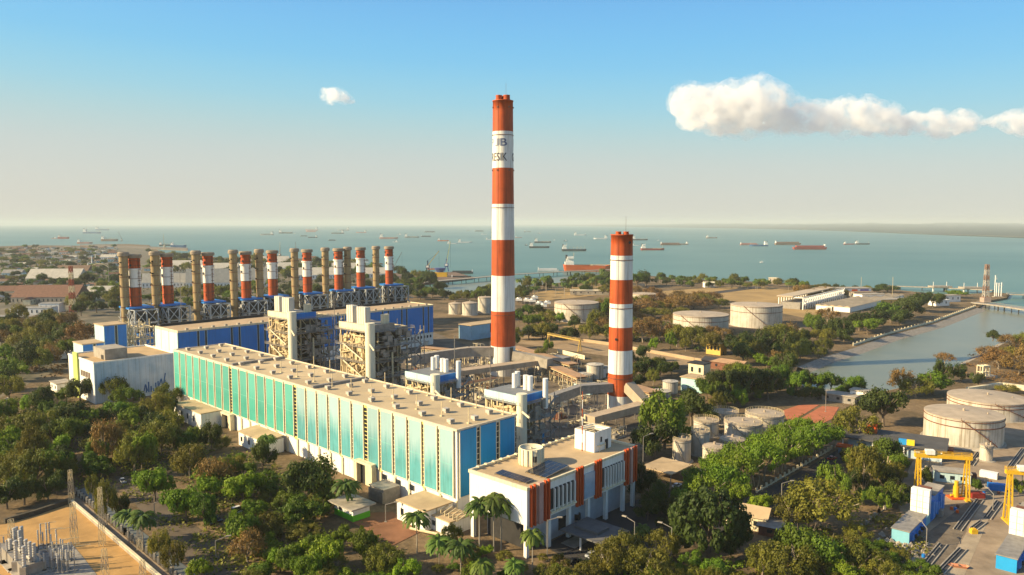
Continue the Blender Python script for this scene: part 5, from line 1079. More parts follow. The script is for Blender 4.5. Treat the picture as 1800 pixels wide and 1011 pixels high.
# lattice tower at the channel mouth
def lattice(name, label, P, h, w0, w1, ncol, cols, base=None, cat='tower', bw=.5):
    t = thing(name, label, cat, P)
    for c in range(ncol):
        mb = MB(); z0 = h*c/ncol; z1 = h*(c+1)/ncol; W = lambda z: (w0+(w1-w0)*z/h)/2; seg = max(1, int((z1-z0)/(w0*(1.1 if bw > .2 else 2.4))+.5))
        for k in range(seg):
            a = z0+(z1-z0)*k/seg; b = z0+(z1-z0)*(k+1)/seg; p, q = W(a), W(b); cs = [(-1,-1),(1,-1),(1,1),(-1,1)]
            for i in range(4):
                (x0,y0),(x1,y1) = cs[i], cs[(i+1)%4]
                mb.bar((x0*p,y0*p,a),(x0*q,y0*q,b),bw); mb.bar((x0*p,y0*p,a),(x1*q,y1*q,b),bw*.6); mb.bar((x1*p,y1*p,a),(x0*q,y0*q,b),bw*.6); mb.bar((x0*q,y0*q,b),(x1*q,y1*q,b),bw*.6)
        mb.build('lattice_section', cols[c % len(cols)], t)
    if base: MB().box(-w0*.8,w0*.8,-w0*.8,w0*.8,0,h*.12).build('base_house', base, t)
    return t
P = G(1732,531); lattice('lattice_tower', 'red and white lattice tower at the channel mouth', P, Zat(P,465), 5.6, 3.2, 7, [mat('tower_dull_red',(.30,.19,.14),.3,.3,.7),mat('tower_grey',(.46,.42,.36),.3,.3,.7)], mat('pink_house',(.42,.30,.24),.2,.1,.8), bw=.8)
P = G(128,549); lattice('lattice_tower', 'red and white lattice mast rising from the town at the left', P, Zat(P,468), 5, 2.6, 7, [mat('mast_red', (.30,.06,.03),.2,.1,.7),LSTEEL], bw=.6)
for i,(px,yt,lab) in enumerate(((1748,484,'tallest and leftmost of the four white posts beside the channel tower'),(1751,497,'second of the four white posts beside the channel tower'),(1755,497.5,'third of the four white posts beside the channel tower'),(1759.5,497,'rightmost of the four white posts beside the channel tower'))):
    P = G(px,522); t = thing('mooring_mast', lab, 'mast', P, 0, 'white posts at the channel tower'); h = Zat(P,yt); MB().bar((0,0,.8),(0,0,h),1.4 if i else 1.0,None,8).bar((0,0,h),(2,0,h*.8),.7).build('shaft', WHITE, t); MB().box(-2,2,-2,2,0,.8).build('base', CONC, t)
# buildings of the far right shore
SHED = [('white steel frame hall with saw-like trusses on the far right field',1392,1466,545,526,60,CONC),]
P = Vector((376,938,0)); t = thing('frame_hall', 'long open steel frame hall with pale roof on the far right field', 'building', P, R(51)); fr = MB(); foot(t,-84,84,-16,16)
for i in range(19):
    x = -80+i*8.8; fr.bar((x,-14,0),(x,-14,14),1.0).bar((x,14,0),(x,14,14),1.0).bar((x,-14,8),(x+7,-14,14),.8).bar((x,-14,3),(x+7,-14,9),.8)
fr.bar((-80,-14,14),(79,-14,14),1).bar((-80,-14,6),(79,-14,6),.8).bar((-80,14,14),(79,14,14),1).bar((-80,-14,14),(-80,14,14),1); fr.build('frame', WHITE, t)
MB().box(-82,81,-3,16,14.2,15.4).build('roof', mat('frame_hall_roof',(.50,.40,.28),.2,.1,.9), t); MB().box(-78,76,-10,12,0,8).build('machinery', STEEL, t)
t = thing('storage_shed', 'wide low ribbed roof shed on the far right field', 'building', Vector((434,928,0)), R(47)); foot(t,-102,102,-21,21); rb_ = mat('ribbed_roof', (.50,.39,.25), .35,.06,.9)
MB().box(-100,100,-19,19,0,6).build('wall', WHITE, t)
mb = MB()
for i in range(5): y = -20+i*8; mb.add([(-101,y,6.05),(-101,y+4,7.3),(-101,y+8,6.05),(101,y,6.05),(101,y+4,7.3),(101,y+8,6.05)],[(3,4,1,0),(4,5,2,1),(0,1,2),(5,4,3)])
mb.build('roof', rb_, t); MB().box(-100.2,-100,-1,1,0,5).build('door', DARK, t)
shed('mural_building','white block with orange and violet mural on the far right shore',1487,523,60,20,13,WHITE,CONC,rz=R(8),win=6)
mb = MB().box(2,10,-10.4,-10.15,2,12); tt = [o for o in COL.objects if o.name == 'mural_building'][0]; mb.build('orange_mural', ORANGE, tt); MB().box(14,26,-10.4,-10.15,2,12).build('violet_mural', mat('violet_paint',(.14,.10,.34),.2,.2,.6), tt)
shed('shore_building','dark roofed house right of the mural block',1512,525,30,20,9,CONC,mat('brown_roof',(.28,.20,.13),.3,.1,.9),rz=R(8),win=4)
shed('shore_building','white flat building before the dark roofed shore house',1527,529,34,16,9,WHITE,CONC,rz=R(15),win=5)
shed('shore_building','yellow low wall building behind the spreading trees',1572,534,60,16,6,mat('yellow_wall',(.68,.44,.10),.2,.4,.6),CONC,rz=R(15),win=5)
shed('shore_building','white round-ended shed at the tip of the right shore',1650,537,20,12,7,WHITE,WHITE,rz=R(15),win=2); shed('shore_building','second white shed near the tip of the right shore',1668,530,24,12,8,WHITE,CONC,rz=R(15),win=3)
shed('shore_building','small white house on the shore between chimney and sheds',1246,505,16,10,7,WHITE,CREAM,rz=R(5),gable=2,win=2)
shed('shore_building','low pale flat building behind the oil tank between the chimneys',1040,518,60,14,6,CONC,CREAM,rz=R(-5),win=6)
shed('shore_building','pale lookout house on the coast right of centre',1360,498,14,10,9,CONC,CREAM,win=2)
# air coolers
for i,(px,py) in enumerate(((905,530),(912,534),(926,535),(936,536),(948,541),(955,545),(940,530),(962,540))):
    t = thing('air_cooler', '', 'machinery', G(px,py), 0, 'white cooling units left of the oil tank'); AUTO.append((t,'white cooling unit')); mb = MB()
    for a in (-3,3):
        for b in (-2,2): mb.bar((a,b,0),(a,b,4),.5)
    mb.build('frame', STEEL, t); MB().box(-4,4,-3,3,4,6.5).build('casing', WHITE, t); MB().lathe(0,0,[(2.2,6.5),(2.5,8),(2,8)],14).build('fan_ring', WHITE, t)
# shoreline masts
for px,py,yt,lab in ((1568,530,487,'thin mast behind the spreading trees on the right shore'),(1513,520,487,'thin mast beside the mural block'),(1393,503,493,'short white mast on the coast road')):
    P = G(px,py); t = thing('radio_mast', lab, 'mast', P); MB().bar((0,0,0),(0,0,Zat(P,yt)),.35).build('pole', LSTEEL, t); MB().box(-1,1,-1,1,0,.5).build('base', CONC, t)
# ------------------------------------------------------------------ switchyard, wall, road furniture at the lower left
def yardmast(label, px, py, yt, w=1.6):
    P = G(px,py); lattice('lattice_mast', label, P, Zat(P,yt), w, w*.62, 3, [LSTEEL,CONC,LSTEEL], None, 'mast', .10)
yardmast('tall lattice mast at the corner of the sand yard wall',126,886,826,1.5); yardmast('lattice mast on the sand left of the wall corner',131,958,884,1.7)
yardmast('lattice mast at the left edge of the switchyard',22,968,913,1.7); yardmast('lattice mast beside the wall, second along it',180,960,857,1.4)
yardmast('lattice mast at the lower edge among the sand tracks',185,1016,965,1.6); yardmast('lattice mast on the roadside wall near the lower edge',247,968,905,1.5); yardmast('short lattice mast at the lower edge beside the wall',251,1016,985,1.5)
r = random.Random(5)
INS = mat('insulator_grey', (.50,.48,.44), .3, .8, .5)
sw = [(x,y) for y,row in ((958,range(72,100,9)),(968,range(68,108,8)),(985,range(92,128,7)),(998,range(90,130,8)),(1006,range(60,140,10)),(992,range(4,20,8)),(975,range(0,12,9))) for x in row]
for i,(px,py) in enumerate(sw):
    P = G(px+r.uniform(-2,2),py+r.uniform(-2,2)); t = thing('post_insulator', '', 'insulator', P, 0, 'thin post insulators of the switchyard'); AUTO.append((t,'thin grey post insulator')); h = r.uniform(5,7.5)
    MB().bar((0,0,.4),(0,0,h*.5),.3,None,6).box(-.6,.6,-.6,.6,0,.4).build('stand', STEEL, t)
    mb = MB(); mb.lathe(0,0,[(.16+.1*(k%2),h*.5+h*.5*k/12) for k in range(13)]+[(0,h)],8); mb.build('insulator', INS, t)
    if i % 3 == 0: MB().bar((0,0,h),(4,1.6,h),.12).build('busbar', LSTEEL, t)
bush = [(23,965,930),(27,972,928),(31,966,926),(36,972,932),(40,968,925),(20,985,948),(38,992,945),(48,1000,948),(55,1008,952),(62,1005,955),(30,1005,950),(44,1015,960)]
for px,py,yt in bush:
    P = G(px,py); h = Zat(P,yt); t = thing('transformer_bushing', '', 'insulator', P, 0, 'tall pale transformer bushings'); AUTO.append((t,'tall pale transformer bushing'))
    MB().box(-.9,.9,-.9,.9,0,h*.35).build('tank', STEEL, t); MB().lathe(0,0,[(.42+.12*(k%2),h*.35+h*.65*k/16) for k in range(17)]+[(0,h)],10).build('insulator', INS, t)
for px,py in ((22,978),(50,1004),(34,990)):
    t = thing('power_transformer', '', 'transformer', G(px,py), AZ); AUTO.append((t,'grey power transformer')); MB().box(-4,4,-2.5,2.5,.4,3.4).build('tank', STEEL, t); mb = MB()
    for i in range(10): mb.box(-3.8+i*.78,-3.5+i*.78,2.5,3.6,.7,3.2)
    mb.build('cooling_fin', CONC, t); MB().bar((-3,0,4.4),(3,0,4.4),1.0,None,8).bar((-2.5,0,3.4),(-2.5,0,4.2),.3).bar((2.5,0,3.4),(2.5,0,4.2),.3).build('conservator', STEEL, t); MB().box(-5,5,-4,4,0,.4).build('plinth', CONC, t)
sheet('cable_trench', [(60,962),(125,955),(150,985),(170,1011),(110,1030),(50,1020)], mat('gravel_grey', (.33,.30,.26), .5, .6, .95))
# boundary wall, fence and canal along the sand yard
def wallrun(name, label, pts, h, w, m, cap=None, cat='wall', postm=None, step=4):
    a0 = Vector((*pts[0],0)); t = thing(name, label, cat, a0); mb = MB(); pm = MB(); cm = MB()
    for a, b in zip(pts, pts[1:]):
        a = Vector((*a,0))-a0; b = Vector((*b,0))-a0; mb.bar(a+Vector((0,0,h/2)),b+Vector((0,0,h/2)),w,h); n = max(1,int((b-a).length/step))
        if cap: cm.bar(a+Vector((0,0,h+.12)),b+Vector((0,0,h+.12)),w+.3,.24)
        for i in range(n+1):
            q = a+(b-a)*i/n; q.z = 0
            if postm: pm.box(q.x-.35,q.x+.35,q.y-.35,q.y+.35,0,h+1.2)
    mb.build('wall_run', m, t)
    if cap: cm.build('coping', cap, t)
    if postm:
        P_ = [ (v) for v in pm.v ]
        for i in range(0, min(len(pm.v)//8, 90)):
            q = MB(); q.add(pm.v[i*8:i*8+8], [(0,3,2,1),(4,5,6,7),(0,1,5,4),(1,2,6,5),(2,3,7,6),(3,0,4,7)]); q.build('post', postm, t)
    return t
wallrun('boundary_wall', 'long low concrete wall along the edge of the sand yard', P2([(126,886),(200,950),(290,1028)]), 1.3, .5, CONC, CREAM)
wallrun('post_fence', 'dark railing with pale concrete posts beside the roadside canal', P2([(134,868),(220,940),(325,1030)]), 1.0, .2, DARK, None, 'fence', CONC, 3.2)
sheet('paving_strip', [(126,880),(136,874),(310,1020),(286,1024)], PAVE); sheet('canal', [(140,862),(152,856),(345,1011),(325,1022)], mat('canal_water', (.15,.16,.15), .3, .1, .5), kind='structure')
wallrun('boundary_wall', 'crumbling dark stone wall across the back of the sand yard', P2([(8,920),(60,905),(118,886)]), 1.6, 1.2, mat('dark_stone',(.10,.085,.06),.5,.4,.95), None)
wallrun('boundary_wall', 'long white low wall along the far side of the dusty road', P2([(980,620),(1028,632)]), 3, .6, CREAM, None)
wallrun('post_fence', 'grey post fence crossing the bare ground beside the screen house', P2([(1498,944),(1545,902),(1600,868)]), .3, .15, CONC, None, 'fence', CONC, 4)
wallrun('post_fence', 'white railing wall beside the long annex at the left of the hall', P2([(265,737),(306,722)]), 1.5, .3, WHITE, None, 'fence', WHITE, 5)
wallrun('post_fence', 'white posted rail along the road beneath the umbrella trees', P2([(1330,866),(1462,790)]), .5, .2, CREAM, None, 'fence', CREAM, 4)
wallrun('boundary_wall', 'long pale dyke wall along the far side of the dusty road', P2([(906,584),(1070,607),(1262,642)]), 2.5, 1.5, mat('dyke',(.44,.32,.19),.3,.1,.95), None)
wallrun('boundary_wall', 'white stepped retaining wall by the oil tanks at the right edge', P2([(1700,690),(1760,681),(1830,690)]), 3, 2, CREAM, None)
wallrun('boundary_wall', 'white stone rail along the upper left bank of the channel', P2([(1500,608),(1560,588),(1640,567),(1714,540)]), 1.6, .6, CREAM, None, 'wall', CREAM, 8)
t = thing('bank_stairs', 'cream concrete intake frame on the right bank of the channel', 'frame', G(1728,664), R(20)); fr = MB()
for x in (-3,0,3): fr.bar((x,-2,0),(x,-2,8),.6).bar((x,2,0),(x,2,8),.6).bar((x,-2,8),(x,2,8),.6).bar((x,-2,4),(x,2,4),.4)
fr.bar((-3,-2,8),(3,-2,8),.7).bar((-3,2,8),(3,2,8),.7).bar((-3,-2,4),(3,-2,4),.5); fr.build('frame', CREAM, t); MB().box(-8,8,-4,4,0,1.5).build('base', CONC, t)
# street lamps
for px,py,yt,ang,lab in ((272,915,895,R(20),'street lamp over the road beside the canal palms'),(1180,985,928,R(150),'street lamp in front of the big dark round tree'),(1115,972,918,R(140),'street lamp left of the office canopy planting'),(1240,880,856,R(145),'street lamp at the left end of the umbrella tree row'),(1130,835,768,R(20),'street lamp rising behind the orange fins of the office'),
    (1373,900,850,R(0),'thin lamp post on the shaded asphalt road'),(962,985,915,R(0),'lamp post before the office entrance'),(1451,724,688,R(0),'lamp post beside the red sports courts'),(1628,962,935,R(90),'lamp post by the blue and white screen house'),(1745,898,870,R(90),'lamp post beside the right gantry leg'),(678,918,890,R(0),'lamp post on the bare red ground near the kiosk'),(380,985,960,R(20),'lamp post at the road near the lower left bushes')):
    P = G(px,py); h = max(6, Zat(P,yt)); t = thing('street_lamp', lab, 'street lamp', P, ang); MB().bar((0,0,.3),(0,0,h),.28,None,6).build('pole', STEEL, t); MB().bar((0,0,h),(3.4,0,h+1.0),.22,None,6).build('arm', STEEL, t); MB().box(2.9,4.4,-.3,.3,h+.85,h+1.12).build('lamp_head', CONC, t); MB().box(-.4,.4,-.4,.4,0,.3).build('base', CONC, t)
# cars
def car(label, px, py, rz, col, van=False):
    t = thing('parked_car', label, 'car', G(px,py), rz); m = mat('car_paint_'+col, dict(white=(.75,.75,.74),black=(.02,.02,.022),silver=(.40,.41,.42),red=(.35,.03,.03),blue=(.04,.10,.28))[col], .05, 1, .25, spec=.5)
    H = 2.0 if van else 1.05
    MB().add([(-2.2,-.85,.35),(2.2,-.85,.35),(2.2,.85,.35),(-2.2,.85,.35),(-2.2,-.85,1.0),(2.2,-.85,.85),(2.2,.85,.85),(-2.2,.85,1.0)],[(0,3,2,1),(4,5,6,7),(0,1,5,4),(1,2,6,5),(2,3,7,6),(3,0,4,7)]).build('body', m, t)
    a, b, c, d = (-2.15,1.3,-2.1,.7) if van else (-1.7,1.0,-1.2,.3)
    MB().add([(a,-.78,.95),(b,-.78,.9),(b,.78,.9),(a,.78,.95),(c,-.65,H+.45),(d,-.65,H+.45),(d,.65,H+.45),(c,.65,H+.45)],[(0,1,5,4),(1,2,6,5),(2,3,7,6),(3,0,4,7)]).build('window', GLASS, t)
    MB().add([(c,-.65,H+.45),(d,-.65,H+.45),(d,.65,H+.45),(c,.65,H+.45),(c,-.6,H+.52),(d,-.6,H+.52),(d,.6,H+.52),(c,.6,H+.52)],[(4,5,6,7),(0,1,5,4),(1,2,6,5),(2,3,7,6),(3,0,4,7)]).build('roof', m, t)
    for x in (-1.35,1.35):
        for y in (-.8,.8): MB().bar((x,y-.1,.33),(x,y+.1,.33),.66,None,12).build('wheel', DARK, t)
for a in (('white van parked by the road under the left bushes',418,902,R(50),'white',1),('black car on the road below the white van',368,922,R(-40),'black'),('second black car behind the first one on the left road',382,916,R(-40),'black'),('silver car on the track among the left trees',216,848,R(-50),'silver'),
          ('white car in the shade beside the office entrance canopy',1074,955,R(45),'white'),('silver car on the asphalt before the office entrance',1040,978,R(45),'silver'),('black car on the asphalt left of the silver one',1008,990,R(45),'black'),('white car behind the end of the office',1190,856,R(45),'white'),
          ('white car under the left margin trees near the white block',62,708,R(10),'white'),('silver car beside the white one under the left margin trees',80,712,R(10),'silver'),('red car at the gate booth road bend',1463,808,R(30),'red'),('white car at the left edge of the wooded ground',16,704,R(10),'white')): car(*a)
r = random.Random(9)
for i in range(14):
    P = G(60+ (i%7)*9+ (i//7)*8, 612+(i%7)*2.2+(i//7)*7); t = thing('trailer', '', 'trailer', P, R(20), 'white trailers in the left yard'); AUTO.append((t,'white box trailer')); MB().box(-5.5,5.5,-1.4,1.4,1.1,3.8).build('box', WHITE, t); MB().box(-5,5,-1.2,1.2,.5,1.05).build('chassis', DARK, t)
    for x in (-4,-2.8,4): MB().bar((x,-1.3,.5),(x,1.3,.5),1.0,None,10).build('wheel', DARK, t)
# ------------------------------------------------------------------ the town at the far left
WALLS = [('white',WHITE),('cream',CREAM),('grey',CONC),('pale blue',PBLUE)]
ROOFS = [('red tiled',mat('red_tile', (.22,.115,.075), .35,.4,.9)),('brown',mat('brown_tile', (.22,.14,.09), .35,.4,.9)),('grey sheet',mat('grey_sheet', (.30,.28,.25), .35,.2,.8)),('pale sheet',mat('pale_sheet', (.50,.46,.38), .25,.2,.8))]
def house(px, py, w, d, h, wi, ri, label=None, rz=0.0, gable=None):
    P = G(px,py); mb = MB(); o = .4; g_ = w*.18 if gable is None else gable
    mb.m = 0; mb.box(-w/2,w/2,-d/2,d/2,0,h); mb.m = 1
    mb.add([(-w/2-o,-d/2-o,h+.02),(w/2+o,-d/2-o,h+.02),(w/2+o,0,h+g_),(-w/2-o,0,h+g_),(w/2+o,d/2+o,h+.02),(-w/2-o,d/2+o,h+.02)],[(0,1,2,3),(3,2,4,5),(0,3,5),(1,4,2),(1,0,5,4)])
    mb.m = 2
    for i in range(max(1,int(w/5))): x = -w/2+w*(i+.5)/max(1,int(w/5)); mb.box(x-.7,x+.7,-d/2-.08,-d/2+.05,h*.35,h*.75)
    ob = mb.build('warehouse' if w > 30 else 'house', [WALLS[wi][1], ROOFS[ri][1], GLASS]); ob.location = P; ob.rotation_euler = (0,0,rz)
    FOOT.append((P, rz, w/2+1, d/2+1))
    if label: tag(ob, label, 'warehouse' if w > 30 else 'house')
    else: tag(ob, '', 'house', 'small houses of the far town'); AUTO.append((ob, f'{WALLS[wi][0]} house, {ROOFS[ri][0]} roof'))
    return ob
house(102,495,85,40,7,1,3,'long pale roofed warehouse left of the town lattice mast',R(6)); house(132,482,60,30,7,1,1,'brown roofed warehouse behind the long pale one',R(6))
house(92,531,78,40,8,2,0,'broad dull red gabled warehouse beside the town lattice mast',R(4)); house(142,527,40,18,6,1,3,'cream sheet roofed shed right of the dull red warehouse',R(4))
house(180,518,36,18,6,1,3,'small bright roofed shed left of the first khaki stack',R(10)); house(60,553,42,18,8,0,2,'white two storey block with flat grey roof near the left edge',R(4),0.6); house(92,548,22,14,10,0,2,'tall white end wing of the white two storey block',R(4),.5)
house(22,560,60,16,3,2,2,'low long grey roof at the far left edge',R(4),1); house(60,572,70,14,4,2,3,'low long pale roof under the white two storey block',R(4),1)
house(25,488,34,18,9,3,2,'pale blue walled workshop near the left edge',R(8)); house(20,520,40,20,7,1,0,'red roofed low house row at the left edge',R(8)); house(192,457,40,20,8,0,3,'bright white shed close to the left quay',R(5))
for j,(px,py,w,d,lab) in enumerate(((330,478,90,60,'white curved roof shed behind the second stack pair'),(388,480,70,40,'white long roof shed behind the third stack pair'),(480,466,75,35,'bright white flat shed behind the fifth stack pair'),(495,477,60,30,'white shed in front of the bright flat one'),
     (555,490,70,40,'pale round roofed store behind the seventh stack pair'),(610,478,60,30,'pale shed behind the eighth stack pair'),(660,488,60,30,'grey shed behind the last stack pair'),(300,505,80,14,'long pale beam shed behind the second stack pair'),(400,505,120,12,'long pale conveyor roof behind the third stack pair'))):
    house(px,py,w,d,8,0,3,lab,R(12))
r = random.Random(21); cnt = 0; used = []
while cnt < 190:
    y = 437+ (r.random()**1.4)*100; x = r.uniform(-10, 205) if y < 548 else 0
    if r.random() < .2 and 456 < y < 490: x = r.uniform(250,690)
    if y > 520 and x > 150: continue
    P = G(x,y)
    if blocked(P,4) or any(abs(x-a) < 4*(y-400)/60+2 and abs(y-b) < 1.6 for a,b in used): continue
    used.append((x,y)); cnt += 1
    house(x,y,r.uniform(9,18)*(1+.5*(y<460)),r.uniform(8,12),r.uniform(4,7.5),r.choice((0,1,1,2,3)),r.choice((0,0,1,1,2,3)),None,r.choice((R(8),R(98),R(20))))
for i,(px,py,yt) in enumerate(((162,470,450),(168,458,447),(192,505,470),(155,476,463))):
    P = G(px,py); t = thing('slim_chimney', ['white slim flue in the far town','short white flue in the far town near the quay','thin grey lamp mast left of the first khaki stack','pale short flue in the town below the quay'][i], 'chimney', P); MB().frustum(0,0,0,Zat(P,yt),1.6 if i != 2 else .5,1.1 if i != 2 else .3,12).build('shaft', WHITE if i != 2 else STEEL, t); MB().frustum(0,0,0,1,2.4,2.2,12).build('base', CONC, t)
t = thing('arched_frame', 'pale arched frame in the town below the left quay', 'frame', G(175,477)); MB().path([(-22*math.cos(a*math.pi/10),0,16*math.sin(a*math.pi/10)) for a in range(11)],1.6).build('arch', LSTEEL, t); MB().box(-24,24,-4,4,0,2).build('base', CONC, t)
# ------------------------------------------------------------------ trees
LM = {
 'bright': leafmat('leaf_bright', (.060,.120,.004), (.26,.36,.016), .015), 'green': leafmat('leaf_green', (.040,.080,.006), (.185,.26,.016), .02),
 'dark': leafmat('leaf_dark', (.018,.036,.006), (.088,.115,.014), .015), 'olive': leafmat('leaf_olive', (.078,.085,.008), (.25,.235,.028), .02),
 'brown': leafmat('leaf_brown', (.11,.068,.016), (.26,.15,.040), .012, .2), 'rain': leafmat('leaf_rain', (.042,.092,.005), (.20,.29,.014), .015), 'dome': leafmat('leaf_dome', (.020,.042,.008), (.085,.115,.016), .01), 'palm': leafmat('leaf_palm', (.055,.10,.012), (.14,.20,.030), .015)}
def quad(vs, fs, c, n, s, r, asp=1.0):
    n = n.normalized(); a = n.cross(Vector((r.uniform(-1,1),r.uniform(-1,1),r.uniform(-1,1)))); a.normalize(); b = n.cross(a); o = len(vs)
    vs += [c+a*s*asp*.5, c+b*s*.5*r.uniform(.5,1.1)+a*s*.1, c-a*s*asp*.5, c-b*s*.5*r.uniform(.5,1.1)]; fs.append((o,o+1,o+2,o+3))
def crown(kind, seed):
    r = random.Random(seed); vs = []; fs = []
    # crown fills radius 1 (unit) from z0 to 1
    clumps = []
    if kind == 'rain':   # wide umbrella
        for i in range(40):
            a = r.uniform(0,6.283); d = math.sqrt(r.random())*.88; clumps.append((Vector((d*math.cos(a), d*math.sin(a), .78-.25*d*d+r.uniform(-.10,.06))), r.uniform(.16,.27), .55))
    elif kind == 'dome':
        for i in range(90):
            a = r.uniform(0,6.283); u = r.uniform(-.9,1); d = math.sqrt(max(0,1-u*u))*r.uniform(.72,.9); clumps.append((Vector((d*math.cos(a), d*math.sin(a), .52+.45*u*r.uniform(.85,1))), r.uniform(.10,.19), .9))
    elif kind in ('olive','brown'):
        for i in range(44):
            a = r.uniform(0,6.283); u = r.uniform(-.55,1); d = math.sqrt(max(0,1-u*u))*r.uniform(.55,.92); clumps.append((Vector((d*math.cos(a), d*math.sin(a), .60+.36*u*r.uniform(.75,1))), r.uniform(.14,.24), .9))
    else:   # several unequal lobes, lopsided
        nl_ = r.randint(3,6); lobes = [(Vector((r.uniform(-.2,.2),r.uniform(-.2,.2),.62)), r.uniform(.42,.56))]
        for i in range(nl_):
            a = 2*math.pi*(i+r.uniform(-.35,.35))/nl_; d = r.uniform(.36,.66); lobes.append((Vector((d*math.cos(a), d*math.sin(a), r.uniform(.40,.74))), r.uniform(.26,.44)))
        for i in range(52):
            c, rr = lobes[r.randrange(len(lobes))] if i > 8 else lobes[0]; a = r.uniform(0,6.283); u = r.uniform(-.45,1); d = math.sqrt(max(0,1-u*u))
            clumps.append((c+Vector((d*math.cos(a), d*math.sin(a), u*.72))*rr*r.uniform(.7,1), r.uniform(.13,.24), .75))
        mxr = max(math.hypot(c.x,c.y)+q*.8 for c,q,_ in clumps); mxz = max(c.z+q*.7 for c,q,_ in clumps)
        clumps = [(Vector((c.x/mxr, c.y/mxr, c.z/mxz)), q, f) for c,q,f in clumps]
    nl = {'brown':62,'olive':90}.get(kind, 118); s0 = {'brown':.06,'olive':.06,'rain':.062,'dark':.062}.get(kind,.066)
    for c, rad, fl in clumps:
        for k in range(nl):
            d = Vector((r.gauss(0,1),r.gauss(0,1),r.gauss(0,1))).normalized(); q = c + Vector((d.x,d.y,d.z*fl))*rad*(r.uniform(.55,1.08) if kind not in ('brown',) else r.uniform(.3,1.2))
            if q.z < .12: continue
            nrm = d*1.0 + Vector((r.uniform(-1,1),r.uniform(-1,1),r.uniform(-.4,1)))*.75
            quad(vs, fs, q, nrm, s0*r.uniform(.6,1.35), r, 1.25)
    for k in range(220):    # stray sprigs that break the outline
        c, rad, fl = clumps[r.randrange(len(clumps))]; d = Vector((c.x,c.y,c.z-.5)); d = (d.normalized() if d.length > .01 else Vector((0,0,1))) + Vector((r.uniform(-.6,.6),r.uniform(-.6,.6),r.uniform(-.3,.6)))
        q = c + d.normalized()*rad*r.uniform(1.05,1.4)
        if q.z > .15: quad(vs, fs, q, d, s0*.8, r, 1.5)
    me = bpy.data.meshes.new(kind+'_crown'); me.from_pydata([v[:] for v in vs], [], fs); me.materials.append(LM[kind]); me.update(); return me
def trunk(kind, seed, m):
    r = random.Random(seed); mb = MB(); lean = Vector((r.uniform(-.08,.08), r.uniform(-.08,.08), 0))
    def limb(p, q, w0, w1):
        p = Vector(p); q = Vector(q); k = 3
        for i in range(k):
            a = p+(q-p)*i/k; b = p+(q-p)*(i+1)/k; mb.bar(a, b, w0+(w1-w0)*(i+.5)/k, None, 6)
    f = Vector((0,0,.26 if kind != 'rain' else .30)) + lean; limb((0,0,0), f, .11, .08)
    for i in range(5 if kind != 'brown' else 9):
        a = r.uniform(0,6.283); d = r.uniform(.3,.62 if kind != 'rain' else .75); e = Vector((d*math.cos(a), d*math.sin(a), r.uniform(.55,.8) if kind != 'rain' else r.uniform(.6,.72))); limb(f, e, .06, .025)
        for j in range(2): b = e+Vector((r.uniform(-.3,.3),r.uniform(-.3,.3),r.uniform(.02,.2))); limb((f+e)/2, b, .03, .012)
    return mb.mesh(kind+'_trunk', m)
CR = {k: [crown(k, 100+i*7+len(k)*31) for i in range(6)] for k in ('bright','green','dark','olive','brown','rain','dome')}
TK = {k: [trunk(k, 300+i, PBARK if k in ('brown','rain','olive') else WOOD) for i in range(2)] for k in CR}
def palmcrown(seed, n=48, droop=1.0):
    r = random.Random(seed); vs = []; fs = []
    for i in range(n):
        a = 2*math.pi*i/n+r.uniform(-.2,.2); up = r.uniform(.1,1.05); L_ = r.uniform(.85,1.1); p = Vector((0,0,0)); d = Vector((math.cos(a)*math.cos(up), math.sin(a)*math.cos(up), math.sin(up))); side = Vector((-math.sin(a), math.cos(a), 0)); prev = None
        for k in range(7):
            w = L_*.085*math.sin(math.pi*min(1,(k+.6)/7))+.02; row = [p+side*w-Vector((0,0,w*.55)), p, p-side*w-Vector((0,0,w*.55))]; o = len(vs); vs += row
            if prev is not None:
                q = o-3; fs.append((q,q+1,o+1,o)) if r.random() > .12 else None; fs.append((q+1,q+2,o+2,o+1)) if r.random() > .12 else None
            prev = o; p = p + d*L_/6.5; d = (d + Vector((0,0,-.30*droop))).normalized()
    me = bpy.data.meshes.new('palm_crown'); me.from_pydata([v[:] for v in vs], [], fs); me.materials.append(LM['palm']); me.update(); return me
PC = [palmcrown(5+i, 46+i, 1.3+.2*i) for i in range(3)]
pt = MB(); pt.lathe(0,0,[(.032,0),(.022,.08),(.018,.5),(.015,.92),(.022,.97),(.012,1.0)],8); PT = pt.mesh('palm_trunk', mat('palm_bark', (.40,.34,.26), .3, 2, .9))
names = {'bright':('broadleaf_tree','bright green rounded tree'),'green':('broadleaf_tree','mid green leafy tree'),'dark':('evergreen_tree','dark green dense tree'),'dome':('evergreen_tree','big dark dome-shaped tree'),'olive':('dry_tree','olive green airy tree'),'brown':('dry_tree','brown half-bare tree'),'rain':('umbrella_tree','spreading umbrella-shaped tree')}
tr = random.Random(77)
def tree(kind, px, py, wpx, hpx, label=None, small=False, group=None):
    P = G(px,py); k = P.y/F; rad = wpx*k/2*1.06; h = hpx*k*.97
    nm, base = names[kind]
    if small:
        o = bpy.data.objects.new(nm, tr.choice(SMALL[kind])); COL.objects.link(o); o.location = P; o.rotation_euler = (0,0,tr.uniform(0,6.28)); o.scale = (rad,rad*tr.uniform(.9,1.1),h)
    else:
        o = bpy.data.objects.new(nm, None); COL.objects.link(o); o.location = P; o.rotation_euler = (0,0,tr.uniform(0,6.28)); o.scale = (rad,rad*tr.uniform(.9,1.1),h)
        for n_, me in (('trunk', tr.choice(TK[kind])), ('crown', tr.choice(CR[kind]))):
            c = bpy.data.objects.new(n_, me); COL.objects.link(c); c.parent = o
    o['category'] = 'tree'
    if group: o['group'] = group
    if label: o['label'] = label
    else: o['label'] = ''; AUTO.append((o, base))
    return o
